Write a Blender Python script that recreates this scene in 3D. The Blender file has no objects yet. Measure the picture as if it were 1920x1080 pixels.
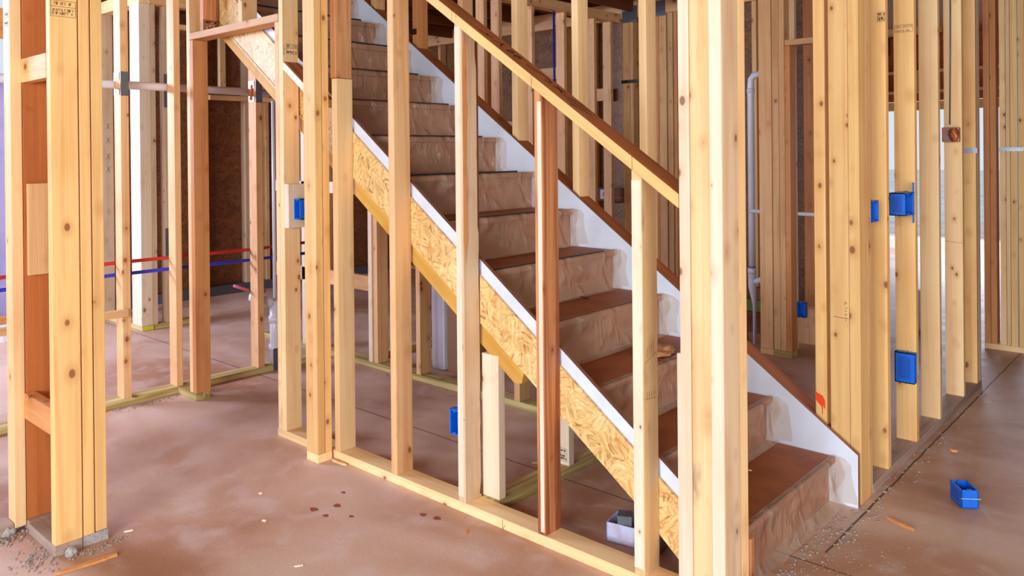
import bpy, bmesh, math, random
from mathutils import Vector, Matrix, noise

random.seed(7)
S = bpy.context.scene
COL = S.collection

# ------------------------------------------------------------------ camera
F_PX, YAW, PITCH, ROLL, CY, EYE = 1487.01, 0.7318, -0.0032, -0.0094, 289.3808, 1.394
fw = Vector((-math.sin(YAW) * math.cos(PITCH), math.cos(YAW) * math.cos(PITCH), math.sin(PITCH)))
rt = Vector((math.cos(YAW), math.sin(YAW), 0))
up = rt.cross(fw)
r2 = rt * math.cos(ROLL) + up * math.sin(ROLL)
u2 = up * math.cos(ROLL) - rt * math.sin(ROLL)
cam_data = bpy.data.cameras.new('camera')
cam = bpy.data.objects.new('camera', cam_data)
COL.objects.link(cam)
cam.matrix_world = Matrix(((r2.x, u2.x, -fw.x, 0), (r2.y, u2.y, -fw.y, 0), (r2.z, u2.z, -fw.z, EYE), (0, 0, 0, 1)))
cam_data.sensor_width = 36
cam_data.lens = F_PX / 1920 * 36
cam_data.shift_y = (CY - 540) / 1920
cam_data.clip_start = 0.05
S.camera = cam

# ------------------------------------------------------------------ light
w = bpy.data.worlds.new('overcast_sky')
S.world = w
w.use_nodes = True
w.node_tree.nodes['Background'].inputs[0].default_value = (0.80, 0.89, 1.0, 1)
w.node_tree.nodes['Background'].inputs[1].default_value = 0.72

def area(name, loc, target, size, sizey, power, col):
    d = bpy.data.lights.new(name, 'AREA')
    d.shape = 'RECTANGLE'; d.size = size; d.size_y = sizey; d.energy = power; d.color = col
    o = bpy.data.objects.new(name, d)
    COL.objects.link(o)
    o.location = loc
    o.rotation_euler = (Vector(target) - Vector(loc)).to_track_quat('-Z', 'Y').to_euler()
    return o

# daylight through the big opening behind the viewer and the window on the far left
area('daylight_front_opening', (0.5, -4.8, 1.9), (-2.4, 2.2, 0.5), 3.0, 1.9, 470, (0.74, 0.87, 1.0))
area('warm_side_fill', (5.2, 1.2, 1.9), (-1.5, 2.6, 1.0), 4.0, 2.4, 130, (1.0, 0.90, 0.78))  # warm fill lamp added to brighten the right-hand stud faces
area('daylight_left_window', (-7.3, 0.4, 2.3), (-5.6, 2.6, 0.0), 2.6, 0.5, 260, (0.60, 0.70, 1.0))
area('daylight_patio_door', (-2.2, 14.5, 2.6), (-1.2, 4.5, 0.0), 3.6, 2.4, 420, (0.72, 0.80, 1.0))

S.view_settings.view_transform = 'Standard'
S.view_settings.look = 'None'
S.view_settings.gamma = 1
S.view_settings.use_curve_mapping = False
S.view_settings.exposure = 0.30

# ------------------------------------------------------------------ materials
def lin(c):
    return tuple(((x / 255) / 12.92 if x / 255 <= 0.04045 else ((x / 255 + 0.055) / 1.055) ** 2.4) for x in c) + (1,)

class N:
    def __init__(s, name):
        s.m = bpy.data.materials.new(name); s.m.use_nodes = True
        s.t = s.m.node_tree; s.b = s.t.nodes['Principled BSDF']; s.out = s.t.nodes['Material Output']
    def n(s, typ, **kw):
        x = s.t.nodes.new(typ)
        for k, v in kw.items():
            if k.startswith('i_'): x.inputs[int(k[2:])].default_value = v
            else: setattr(x, k, v)
        return x
    def l(s, a, b): s.t.links.new(a, b)
    def math(s, op, a, b=None, c=None, clamp=False):
        x = s.t.nodes.new('ShaderNodeMath'); x.operation = op; x.use_clamp = clamp
        for i, v in enumerate((a, b, c)):
            if v is None: continue
            if isinstance(v, (int, float)): x.inputs[i].default_value = v
            else: s.l(v, x.inputs[i])
        return x.outputs[0]
    def mix(s, fac, a, b, mode='MIX'):
        x = s.t.nodes.new('ShaderNodeMix'); x.data_type = 'RGBA'; x.blend_type = mode
        for i, v in ((0, fac), (6, a), (7, b)):
            if isinstance(v, (int, float, tuple)): x.inputs[i].default_value = v
            else: s.l(v, x.inputs[i])
        return x.outputs[2]
    def ramp(s, fac, a, b):
        x = s.t.nodes.new('ShaderNodeMapRange'); x.interpolation_type = 'SMOOTHSTEP'
        x.inputs[1].default_value = a; x.inputs[2].default_value = b
        s.l(fac, x.inputs[0]); return x.outputs[0]
    def vscale(s, v, sc):
        x = s.t.nodes.new('ShaderNodeVectorMath'); x.operation = 'MULTIPLY'; x.inputs[1].default_value = sc
        s.l(v, x.inputs[0]); return x.outputs[0]
    def vadd(s, a, b):
        x = s.t.nodes.new('ShaderNodeVectorMath'); x.operation = 'ADD'
        s.l(a, x.inputs[0]); s.l(b, x.inputs[1]); return x.outputs[0]
    def bump(s, h, st, dist=0.002):
        x = s.t.nodes.new('ShaderNodeBump'); x.inputs['Strength'].default_value = st; x.inputs['Distance'].default_value = dist
        s.l(h, x.inputs['Height']); s.l(x.outputs[0], s.b.inputs['Normal'])

def wood(name, light, dark, knotcol=(122, 62, 26), streak=0.42, stain=0.0, knots=0.42, rough=0.62):
    g = N(name)
    tc = g.n('ShaderNodeTexCoord').outputs['Object']
    oi = g.n('ShaderNodeObjectInfo').outputs['Random']
    off = g.n('ShaderNodeCombineXYZ')
    g.l(g.math('MULTIPLY', oi, 7.3), off.inputs[0]); g.l(g.math('MULTIPLY', oi, 13.7), off.inputs[1]); g.l(g.math('MULTIPLY', oi, 91.1), off.inputs[2])
    p = g.vadd(tc, off.outputs[0])
    # knots
    v = g.n('ShaderNodeTexVoronoi'); v.inputs['Scale'].default_value = 1
    g.l(g.vscale(p, (15, 15, 10)), v.inputs['Vector'])
    sep = g.n('ShaderNodeSeparateColor'); g.l(v.outputs['Color'], sep.inputs[0])
    rad = g.math('MULTIPLY', g.math('GREATER_THAN', sep.outputs[0], 1 - knots), g.math('MULTIPLY_ADD', sep.outputs[1], 0.13, 0.06))
    d = g.math('DIVIDE', v.outputs['Distance'], g.math('MAXIMUM', rad, 0.0005))
    core = g.math('SUBTRACT', 1, g.ramp(d, 0.6, 1.15))
    halo = g.math('SUBTRACT', 1, g.ramp(d, 0.8, 3.2))
    # grain
    n1 = g.n('ShaderNodeTexNoise'); n1.inputs['Scale'].default_value = 1; n1.inputs['Detail'].default_value = 3; n1.inputs['Distortion'].default_value = 0.9
    g.l(g.vscale(p, (26, 26, 0.9)), n1.inputs['Vector'])
    n2 = g.n('ShaderNodeTexNoise'); n2.inputs['Scale'].default_value = 1; n2.inputs['Detail'].default_value = 2
    g.l(g.vscale(p, (210, 210, 2.6)), n2.inputs['Vector'])
    n3 = g.n('ShaderNodeTexNoise'); n3.inputs['Scale'].default_value = 1; n3.inputs['Detail'].default_value = 2
    g.l(g.vscale(p, (5, 5, 2.1)), n3.inputs['Vector'])
    f = g.math('MULTIPLY', g.ramp(n1.outputs['Fac'], 0.38, 0.68), streak)
    f = g.math('ADD', f, g.math('MULTIPLY', g.math('SUBTRACT', n2.outputs['Fac'], 0.5), 0.32))
    f = g.math('ADD', f, g.math('MULTIPLY', g.ramp(n3.outputs['Fac'], 0.45, 0.75), 0.35), clamp=True)
    c = g.mix(f, lin(light), lin(dark))
    c = g.mix(g.math('MULTIPLY', halo, 0.5), c, lin(tuple(int(x * 0.95) for x in dark)))
    c = g.mix(g.math('MULTIPLY', core, 0.8), c, lin(knotcol))
    if stain:
        n4 = g.n('ShaderNodeTexNoise'); n4.inputs['Scale'].default_value = 1; n4.inputs['Detail'].default_value = 4
        g.l(g.vscale(p, (9, 9, 4)), n4.inputs['Vector'])
        c = g.mix(g.math('MULTIPLY', g.ramp(n4.outputs['Fac'], 0.56, 0.72), stain), c, lin((92, 74, 66)))
    hv = g.n('ShaderNodeHueSaturation')
    g.l(g.math('MULTIPLY_ADD', oi, 0.22, 0.90), hv.inputs['Value'])
    g.l(c, hv.inputs['Color'])
    g.l(hv.outputs[0], g.b.inputs['Base Color'])
    g.b.inputs['Roughness'].default_value = rough
    g.b.inputs['Specular IOR Level'].default_value = 0.3
    g.bump(g.math('ADD', n2.outputs['Fac'], g.math('MULTIPLY', core, -0.6)), 0.25)
    return g.m

M = {}
M['yellow'] = wood('spruce_yellow', (238, 190, 122), (212, 148, 84))
M['cream'] = wood('spruce_cream', (244, 204, 148), (224, 166, 104))
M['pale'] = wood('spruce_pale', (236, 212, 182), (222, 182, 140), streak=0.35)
M['tan'] = wood('spruce_tan', (228, 178, 124), (198, 134, 82), stain=0.15)
M['orange'] = wood('spruce_orange', (222, 152, 92), (186, 108, 56), stain=0.1)
M['red'] = wood('spruce_reddish', (206, 138, 90), (148, 80, 44), streak=1.0, stain=0.15)
M['stained'] = wood('spruce_stained', (240, 200, 144), (212, 156, 96), stain=0.6)
M['grey'] = wood('spruce_grey', (224, 192, 154), (192, 146, 104), stain=0.15)
M['rough'] = wood('rough_sawn_spruce', (214, 156, 104), (176, 112, 66), streak=0.8, stain=0.2)
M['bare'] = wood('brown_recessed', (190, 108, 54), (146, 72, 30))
M['treated'] = wood('treated_lumber', (206, 184, 124), (156, 128, 66), streak=0.9, knots=0.2)
M['dusty'] = wood('dusty_plate', (178, 150, 134), (136, 106, 88), stain=0.3, knots=0.1)
M['ledger'] = wood('ledger_yellow', (232, 176, 84), (204, 142, 56), streak=0.5, knots=0.08)
M['rail'] = wood('rail_wood', (236, 190, 118), (208, 146, 80), knots=0.2)
M['railtop'] = wood('rail_top_wood', (186, 108, 60), (146, 76, 38), knots=0.25)

def plain(name, c, rough=0.5, metal=0.0, var=0.0, scale=30, c2=None, bump=0.0, spec=0.5):
    g = N(name)
    g.b.inputs['Roughness'].default_value = rough; g.b.inputs['Metallic'].default_value = metal
    g.b.inputs['Specular IOR Level'].default_value = spec
    tc = g.n('ShaderNodeTexCoord').outputs['Object']
    nz = g.n('ShaderNodeTexNoise'); nz.inputs['Scale'].default_value = scale; nz.inputs['Detail'].default_value = 4
    g.l(tc, nz.inputs['Vector'])
    c2 = c2 or tuple(int(x * 0.8) for x in c)
    g.l(g.mix(g.math('MULTIPLY', g.ramp(nz.outputs['Fac'], 0.4, 0.7), var), lin(c), lin(c2)), g.b.inputs['Base Color'])
    if bump: g.bump(nz.outputs['Fac'], bump)
    return g.m

M['white'] = plain('primed_white_board', (224, 226, 236), 0.45, var=0.5, scale=6, c2=(206, 204, 208))
M['mdf'] = plain('raw_board_edge', (150, 98, 68), 0.7, var=0.4)
M['blue'] = plain('blue_plastic', (8, 104, 214), 0.38, var=0.2)
M['blueshade'] = plain('blue_plastic_inner', (8, 84, 184), 0.45)
M['steel'] = plain('galvanised_steel', (176, 180, 186), 0.35, metal=0.7, var=0.6, scale=60)
M['steeldark'] = plain('dull_steel', (112, 112, 118), 0.5, metal=0.5, var=0.4, scale=40)
M['black'] = plain('black_iron', (30, 28, 28), 0.5)
M['pvc'] = plain('white_pvc', (222, 218, 224), 0.3, var=0.15, scale=5)
M['pexred'] = plain('red_pex', (196, 40, 34), 0.35)
M['pexblue'] = plain('blue_pex', (40, 52, 190), 0.35)
M['copper'] = plain('copper_orange', (214, 104, 40), 0.4)
M['pink'] = plain('pink_pipe', (232, 110, 140), 0.4)
M['purple'] = plain('purple_primer', (110, 90, 170), 0.4)
M['ink'] = plain('black_ink', (26, 16, 12), 0.7)
M['paint'] = plain('orange_spray_paint', (250, 74, 16), 0.45)
M['reddrip'] = plain('red_drip', (150, 62, 50), 0.6)
M['wrap'] = plain('lavender_wall_wrap', (176, 166, 205), 0.6, var=0.7, scale=2.2, c2=(140, 140, 196))
M['concrete_block'] = plain('rough_cement_edge', (176, 164, 158), 0.9, var=0.8, scale=90, bump=0.6)
M['crumb'] = plain('cement_crumbs', (170, 150, 138), 0.9, var=0.8, scale=50)
M['yellowtag'] = plain('yellow_tag', (226, 214, 30), 0.5)
M['carton'] = plain('white_carton', (200, 198, 222), 0.5, var=0.8, scale=14, c2=(176, 110, 96))
M['brownbox'] = plain('brown_cardboard', (140, 96, 66), 0.8)
M['lawn'] = plain('bare_ground', (226, 226, 230), 0.9, var=0.6, scale=1.5)
M['wrapwhite'] = plain('white_wrapping', (196, 186, 190), 0.55, var=0.5, scale=5)
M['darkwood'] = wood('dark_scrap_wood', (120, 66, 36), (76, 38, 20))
M['greenscrap'] = plain('green_board', (120, 128, 62), 0.7, var=0.6, scale=8)
M['clear'] = None

# OSB
def osb(name, light, dark, plane='xz'):
    g = N(name)
    tc = g.n('ShaderNodeTexCoord').outputs['Object']
    dn = g.n('ShaderNodeTexNoise'); dn.inputs['Scale'].default_value = 9
    g.l(tc, dn.inputs['Vector'])
    warp = g.vadd(tc, g.vscale(dn.outputs['Color'], (0.035, 0.035, 0.035)))
    def layer(sc, off):
        o = g.n('ShaderNodeVectorMath'); o.operation = 'ADD'; o.inputs[1].default_value = (off, off * 1.7, off * .6)
        g.l(warp, o.inputs[0])
        v = g.n('ShaderNodeTexVoronoi'); v.inputs['Scale'].default_value = sc; v.inputs['Randomness'].default_value = 1
        g.l(o.outputs[0], v.inputs['Vector'])
        sp = g.n('ShaderNodeSeparateColor'); g.l(v.outputs['Color'], sp.inputs[0])
        r = g.n('ShaderNodeVectorRotate'); r.rotation_type = 'Y_AXIS' if plane == 'xz' else 'X_AXIS'
        g.l(o.outputs[0], r.inputs['Vector']); g.l(g.math('MULTIPLY', sp.outputs[0], 3.14), r.inputs['Angle'])
        n = g.n('ShaderNodeTexNoise'); n.inputs['Scale'].default_value = 1; n.inputs['Detail'].default_value = 2
        g.l(g.vscale(r.outputs[0], (90, 90, 9) if plane == 'xz' else (90, 90, 9)), n.inputs['Vector'])
        return n.outputs['Fac'], sp.outputs[1]
    a, ca = layer(15, 0.0); b, cb = layer(26, 3.1)
    f = g.math('ADD', g.math('MULTIPLY', g.ramp(a, 0.35, 0.65), 0.45), g.math('MULTIPLY', g.ramp(b, 0.4, 0.7), 0.3))
    f = g.math('ADD', f, g.math('MULTIPLY', ca, 0.3)); f = g.math('SUBTRACT', f, g.math('MULTIPLY', cb, 0.15), clamp=True)
    c = g.mix(f, lin(light), lin(dark))
    dk = g.math('MULTIPLY', g.ramp(b, 0.62, 0.72), 0.7)
    c = g.mix(dk, c, lin(tuple(int(x * 0.6) for x in dark)))
    g.l(c, g.b.inputs['Base Color']); g.b.inputs['Roughness'].default_value = 0.55
    g.bump(a, 0.4)
    return g.m
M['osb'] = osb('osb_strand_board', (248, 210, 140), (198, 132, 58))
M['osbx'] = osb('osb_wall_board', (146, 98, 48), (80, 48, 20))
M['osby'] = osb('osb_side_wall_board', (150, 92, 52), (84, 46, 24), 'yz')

# floor
g = N('concrete_slab')
tc = g.n('ShaderNodeTexCoord').outputs['Object']
a = g.n('ShaderNodeTexNoise'); a.inputs['Scale'].default_value = 0.9; a.inputs['Detail'].default_value = 6; a.inputs['Distortion'].default_value = 0.5
g.l(g.vscale(tc, (1, 1.6, 1)), a.inputs['Vector'])
b = g.n('ShaderNodeTexNoise'); b.inputs['Scale'].default_value = 7; b.inputs['Detail'].default_value = 9; b.inputs['Distortion'].default_value = 0.5
g.l(tc, b.inputs['Vector'])
c_ = g.n('ShaderNodeTexNoise'); c_.inputs['Scale'].default_value = 120; c_.inputs['Detail'].default_value = 3
g.l(tc, c_.inputs['Vector'])
col = g.mix(g.ramp(a.outputs['Fac'], 0.35, 0.68), lin((214, 176, 152)), lin((178, 124, 90)))
col = g.mix(g.math('MULTIPLY', g.ramp(b.outputs['Fac'], 0.45, 0.75), 0.45), col, lin((220, 194, 182)))
col = g.mix(g.math('MULTIPLY', g.ramp(c_.outputs['Fac'], 0.35, 0.75), 0.16), col, lin((140, 100, 84)))
sx = g.n('ShaderNodeSeparateXYZ'); g.l(tc, sx.inputs[0])
wob = g.math('MULTIPLY', g.math('SUBTRACT', b.outputs['Fac'], 0.5), 0.012)
j1 = g.math('LESS_THAN', g.math('ABSOLUTE', g.math('ADD', g.math('SUBTRACT', sx.outputs[1], 2.65), wob)), 0.0035)
j2 = g.math('MULTIPLY', g.math('LESS_THAN', g.math('ABSOLUTE', g.math('ADD', g.math('SUBTRACT', sx.outputs[0], -1.03), wob)), 0.0045), g.math('GREATER_THAN', sx.outputs[1], 2.75))
jj = g.math('MAXIMUM', j1, j2)
col = g.mix(g.math('MULTIPLY', jj, 0.85), col, lin((62, 40, 34)))
g.l(col, g.b.inputs['Base Color'])
g.l(g.math('MULTIPLY_ADD', b.outputs['Fac'], 0.25, 0.42), g.b.inputs['Roughness'])
g.b.inputs['Specular IOR Level'].default_value = 0.5
g.bump(g.math('SUBTRACT', g.math('ADD', g.math('MULTIPLY', b.outputs['Fac'], 0.6), g.math('MULTIPLY', c_.outputs['Fac'], 0.25)), g.math('MULTIPLY', jj, 0.8)), 0.5, 0.004)
M['floor'] = g.m

# brown stair covering and the plastic film over it
g = N('brown_stair_paper')
tc = g.n('ShaderNodeTexCoord').outputs['Object']
a = g.n('ShaderNodeTexNoise'); a.inputs['Scale'].default_value = 5; a.inputs['Detail'].default_value = 5
g.l(tc, a.inputs['Vector'])
b = g.n('ShaderNodeTexNoise'); b.inputs['Scale'].default_value = 160; b.inputs['Detail'].default_value = 2
g.l(tc, b.inputs['Vector'])
col = g.mix(g.ramp(a.outputs['Fac'], 0.35, 0.7), lin((176, 100, 50)), lin((146, 76, 34)))
col = g.mix(g.math('MULTIPLY', b.outputs['Fac'], 0.3), col, lin((100, 52, 32)))
g.l(col, g.b.inputs['Base Color']); g.b.inputs['Roughness'].default_value = 0.6
g.bump(b.outputs['Fac'], 0.2)
M['paper'] = g.m

g = N('clear_plastic_film')
tc = g.n('ShaderNodeTexCoord').outputs['Object']
a = g.n('ShaderNodeTexNoise'); a.inputs['Scale'].default_value = 5; a.inputs['Detail'].default_value = 2; a.inputs['Distortion'].default_value = 0.8
g.l(g.vscale(tc, (1, 1, 0.7)), a.inputs['Vector'])
g.b.inputs['Base Color'].default_value = lin((216, 188, 162)); g.b.inputs['Roughness'].default_value = 0.13
g.b.inputs['Specular IOR Level'].default_value = 0.8
cr = g.n('ShaderNodeTexNoise'); cr.inputs['Scale'].default_value = 26; cr.inputs['Detail'].default_value = 3; cr.inputs['Distortion'].default_value = 1.2
g.l(g.vscale(tc, (1, 1, 0.45)), cr.inputs['Vector'])
crk = g.math('MULTIPLY', g.math('POWER', cr.outputs['Fac'], 3), g.ramp(a.outputs['Fac'], 0.45, 0.65))
g.bump(g.math('ADD', a.outputs['Fac'], g.math('MULTIPLY', crk, 0.65)), 1.0, 0.045)
tr = g.n('ShaderNodeBsdfTransparent'); tr.inputs[0].default_value = (0.97, 0.93, 0.9, 1)
mx = g.n('ShaderNodeMixShader')
fac = g.math('MULTIPLY_ADD', g.ramp(a.outputs['Fac'], 0.35, 0.8), 0.14, 0.27)
g.l(fac, mx.inputs[0]); g.l(tr.outputs[0], mx.inputs[1]); g.l(g.b.outputs[0], mx.inputs[2])
g.l(mx.outputs[0], g.out.inputs['Surface'])
M['film'] = g.m

g = N('loose_plastic_end')
g.b.inputs['Base Color'].default_value = lin((226, 212, 204)); g.b.inputs['Roughness'].default_value = 0.22
tr = g.n('ShaderNodeBsdfTransparent'); tr.inputs[0].default_value = (0.95, 0.9, 0.86, 1)
mx = g.n('ShaderNodeMixShader'); lw = g.n('ShaderNodeLayerWeight'); lw.inputs[0].default_value = 0.4
g.l(g.math('MULTIPLY_ADD', lw.outputs['Facing'], 0.5, 0.22), mx.inputs[0]); g.l(tr.outputs[0], mx.inputs[1]); g.l(g.b.outputs[0], mx.inputs[2])
g.l(mx.outputs[0], g.out.inputs['Surface'])
M['film_end'] = g.m

# ------------------------------------------------------------------ builders
def finish(o, label=None, cat=None, group=None, kind=None):
    if label: o['label'] = label
    if cat: o['category'] = cat
    if group: o['group'] = group
    if kind: o['kind'] = kind
    return o

def link(name, me, mats, mat4, parent=None):
    for m in (mats if isinstance(mats, (list, tuple)) else [mats]): me.materials.append(m)
    o = bpy.data.objects.new(name, me); COL.objects.link(o)
    if parent is not None:
        o.parent = parent
        o.matrix_basis = Matrix.Translation(parent.location).inverted() @ mat4
    else: o.matrix_basis = mat4
    return o

def build(name, bm, mats, origin=(0, 0, 0), rot=None, parent=None, bevel=0.0, matfn=None, smooth=False):
    """bm is in world coordinates; origin/rot give the object's own frame."""
    if bevel:
        bmesh.ops.bevel(bm, geom=[e for e in bm.edges], offset=bevel, segments=2, profile=0.6, affect='EDGES')
    bmesh.ops.recalc_face_normals(bm, faces=bm.faces)
    if matfn:
        bm.normal_update()
        for f in bm.faces: f.material_index = matfn(f)
    if smooth:
        for f in bm.faces: f.smooth = True
    M4 = Matrix.Translation(origin) @ (rot if rot is not None else Matrix.Identity(4))
    bm.transform(M4.inverted())
    me = bpy.data.meshes.new(name); bm.to_mesh(me); bm.free()
    return link(name, me, mats, M4, parent)

def empty(name, loc, label, cat, group=None):
    o = bpy.data.objects.new(name, None); COL.objects.link(o); o.location = loc; o.empty_display_size = 0.1
    return finish(o, label, cat, group)

def boxbm(x0, x1, y0, y1, z0, z1, bm=None):
    bm = bm or bmesh.new()
    r = bmesh.ops.create_cube(bm, size=1)
    bmesh.ops.scale(bm, vec=(x1 - x0, y1 - y0, z1 - z0), verts=r['verts'])
    bmesh.ops.translate(bm, vec=((x0 + x1) / 2, (y0 + y1) / 2, (z0 + z1) / 2), verts=r['verts'])
    return bm

RX = Matrix.Rotation(math.pi / 2, 4, 'Y')      # local z -> world x
RY = Matrix.Rotation(-math.pi / 2, 4, 'X')     # local z -> world y
def board(name, b, mat, label=None, cat=None, group=None, parent=None, bevel=0.0025):
    x0, x1, y0, y1, z0, z1 = b
    L = {'x': x1 - x0, 'y': y1 - y0, 'z': z1 - z0}
    ax = max(L, key=L.get)
    rot = {'x': RX, 'y': RY, 'z': Matrix.Identity(4)}[ax]
    org = {'x': (x0, (y0 + y1) / 2, (z0 + z1) / 2), 'y': ((x0 + x1) / 2, y0, (z0 + z1) / 2), 'z': ((x0 + x1) / 2, (y0 + y1) / 2, z0)}[ax]
    o = build(name, boxbm(*b), M[mat] if isinstance(mat, str) else mat, org, rot, parent, bevel)
    return finish(o, label, cat, group)

def prismbm(pts, y0, y1):
    bm = bmesh.new()
    a = [bm.verts.new((x, y0, z)) for x, z in pts]; b = [bm.verts.new((x, y1, z)) for x, z in pts]
    n = len(pts)
    bm.faces.new(a); bm.faces.new(b[::-1])
    for i in range(n): bm.faces.new((a[i], b[i], b[(i + 1) % n], a[(i + 1) % n]))
    return bm

def prism(name, pts, y0, y1, mats, slope=None, parent=None, bevel=0.002, matfn=None, label=None, cat=None, group=None, kind=None):
    org = (pts[0][0], (y0 + y1) / 2, pts[0][1])
    rot = Matrix.Rotation(slope, 4, 'Y') if slope is not None else Matrix.Identity(4)
    o = build(name, prismbm(pts, y0, y1), mats, org, rot, parent, bevel, matfn)
    return finish(o, label, cat, group, kind)

def tubebm(pts, r, seg=12, bm=None, cap=True):
    bm = bm or bmesh.new()
    pts = [Vector(p) for p in pts]
    rs = r if isinstance(r, (list, tuple)) else [r] * len(pts)
    rings = []
    t0 = (pts[1] - pts[0]).normalized()
    nrm = t0.orthogonal().normalized()
    for i, p in enumerate(pts):
        t = ((pts[min(i + 1, len(pts) - 1)] - p).normalized() + (p - pts[max(i - 1, 0)]).normalized())
        t = t.normalized() if t.length > 1e-6 else t0
        nrm = (nrm - t * nrm.dot(t)).normalized(); bn = t.cross(nrm)
        rings.append([bm.verts.new(p + (nrm * math.cos(2 * math.pi * k / seg) + bn * math.sin(2 * math.pi * k / seg)) * rs[i]) for k in range(seg)])
    for a, b in zip(rings, rings[1:]):
        for k in range(seg): bm.faces.new((a[k], a[(k + 1) % seg], b[(k + 1) % seg], b[k]))
    if cap: bm.faces.new(rings[0][::-1]); bm.faces.new(rings[-1])
    return bm

def tube(name, pts, r, mat, parent=None, seg=12, **kw):
    o = build(name, tubebm(pts, r, seg), M[mat], pts[0], None, parent, smooth=True)
    return finish(o, **kw)

def ink(parent, strokes, org, u, v, width=0.0016, lift=0.0006, mat='ink', name='ink_mark', label=None):
    """thin drawn strokes lying on a face: org + a*u + b*v, in metres"""
    u = Vector(u).normalized(); v = Vector(v).normalized(); n = u.cross(v).normalized(); org = Vector(org) + n * lift
    bm = bmesh.new()
    for st in strokes:
        for (a0, b0), (a1, b1) in zip(st, st[1:]):
            d = Vector((a1 - a0, b1 - b0)); L = d.length or 1e-5; d /= L; q = Vector((-d.y, d.x)) * width / 2; d = d * width * 0.3
            cs = [(a0 - d.x + q.x, b0 - d.y + q.y), (a0 - d.x - q.x, b0 - d.y - q.y), (a1 + d.x - q.x, b1 + d.y - q.y), (a1 + d.x + q.x, b1 + d.y + q.y)]
            bm.faces.new([bm.verts.new(org + u * a + v * b) for a, b in cs])
    me = bpy.data.meshes.new(name); bm.to_mesh(me); bm.free()
    pl = parent.matrix_basis if parent.parent is None else Matrix.Translation(parent.parent.location) @ parent.matrix_basis
    me.transform(pl.inverted()); me.materials.append(M[mat])
    o = bpy.data.objects.new(name, me); COL.objects.link(o); o.parent = parent
    if label: o['label'] = label
    return o

def stamp_strokes(w_, h_, seed=1, lines=3):
    rnd = random.Random(seed)
    st = [[(0, 0), (w_, 0), (w_, h_), (0, h_), (0, 0)], [(0, h_ * 0.62), (w_, h_ * 0.62)]]
    for r in range(lines):
        y = h_ * (0.12 + 0.62 * r / lines) if r < lines - 1 else h_ * 0.74
        x = w_ * 0.07
        while x < w_ * 0.9:
            cw = w_ * rnd.uniform(0.03, 0.07); ch = h_ * 0.15
            k = rnd.random()
            if k < 0.3: st.append([(x, y), (x, y + ch), (x + cw, y + ch)])
            elif k < 0.6: st.append([(x, y), (x + cw, y), (x + cw, y + ch), (x, y + ch), (x, y)])
            elif k < 0.85: st.append([(x, y), (x + cw / 2, y + ch), (x + cw, y)])
            x += cw * 1.6
    return st

TOP = 2.60
# ------------------------------------------------------------------ setting
bm = bmesh.new()
bmesh.ops.create_grid(bm, x_segments=1, y_segments=1, size=1)
for v in bm.verts: v.co = Vector((v.co.x * 9 - 0.5, v.co.y * 9.5 + 3.5, 0))
finish(build('floor', bm, M['floor']), kind='structure')
bm = bmesh.new(); bmesh.ops.create_grid(bm, x_segments=1, y_segments=1, size=60)
for v in bm.verts: v.co.z = -0.12
o = build('ground', bm, M['lawn']); finish(o, kind='structure')

# ceiling deck with the stair opening
bm = bmesh.new()
for b in [(-7.6, 1.2, -4.0, 2.2, 2.95, 2.97), (-7.6, 1.2, 3.32, 12.2, 2.95, 2.97), (-7.6, -4.7, 2.2, 3.32, 2.95, 2.97), (-1.0, 1.2, 2.2, 3.32, 2.95, 2.97)]:
    boxbm(*b, bm=bm)
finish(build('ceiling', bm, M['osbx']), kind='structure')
finish(build('ceiling', boxbm(-8, 2, -4, 12.3, 5.3, 5.33), M['osbx']), kind='structure')  # unseen upper roof, added to dim the light on the stairs
xs = [-7.2 + 0.61 * i for i in range(14)]
ords = ['first', 'second', 'third', 'fourth', 'fifth', 'sixth', 'seventh', 'eighth', 'ninth', 'tenth', 'eleventh', 'twelfth', 'thirteenth', 'fourteenth', 'fifteenth', 'sixteenth']
for i, x in enumerate(xs[:7]):
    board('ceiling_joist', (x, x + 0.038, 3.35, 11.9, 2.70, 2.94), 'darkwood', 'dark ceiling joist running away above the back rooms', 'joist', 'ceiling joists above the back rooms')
for i, x in enumerate(xs[:4]):
    board('ceiling_joist', (x, x + 0.038, -0.5, 2.15, 2.70, 2.94), 'orange', 'brown ceiling joist above the far left room', 'joist', 'ceiling joists above the left room')

# exterior walls, plus unseen panels added to block sky light
bm = boxbm(-4.8, -4.78, 2.2, 3.32, 2.97, 5.3); boxbm(-0.98, -0.96, 2.2, 3.32, 2.97, 5.3, bm); boxbm(-4.8, -0.96, 2.18, 2.2, 2.97, 5.3, bm); boxbm(-4.8, -0.96, 3.32, 3.34, 2.97, 5.3, bm)
finish(build('light_block_stairwell', bm, M['osbx']), kind='structure')  # unseen shaft added to keep sky light off the upper treads
finish(build('light_block_right', boxbm(1.2, 1.22, 3.4, 12.1, 0, 2.95), M['osby']), kind='structure')  # unseen wall added to darken the right rear
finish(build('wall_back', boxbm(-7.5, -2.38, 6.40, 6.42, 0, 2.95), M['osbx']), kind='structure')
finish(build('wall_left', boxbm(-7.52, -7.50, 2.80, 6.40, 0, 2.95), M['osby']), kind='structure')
bm = boxbm(-7.5, -7.47, -4.0, 2.80, 0, 2.06); boxbm(-7.5, -7.47, 2.42, 2.80, 2.06, 2.95, bm)
finish(build('wall_left', bm, M['wrap']), kind='structure')
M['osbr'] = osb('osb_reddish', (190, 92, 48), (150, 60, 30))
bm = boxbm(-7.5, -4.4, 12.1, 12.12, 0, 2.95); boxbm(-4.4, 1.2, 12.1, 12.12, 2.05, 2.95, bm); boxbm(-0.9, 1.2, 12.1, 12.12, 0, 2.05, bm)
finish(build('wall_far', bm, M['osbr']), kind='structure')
finish(build('wall_middle', boxbm(-2.40, -2.38, 6.42, 12.1, 0, 2.95), M['osby']), kind='structure') if False else None
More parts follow.
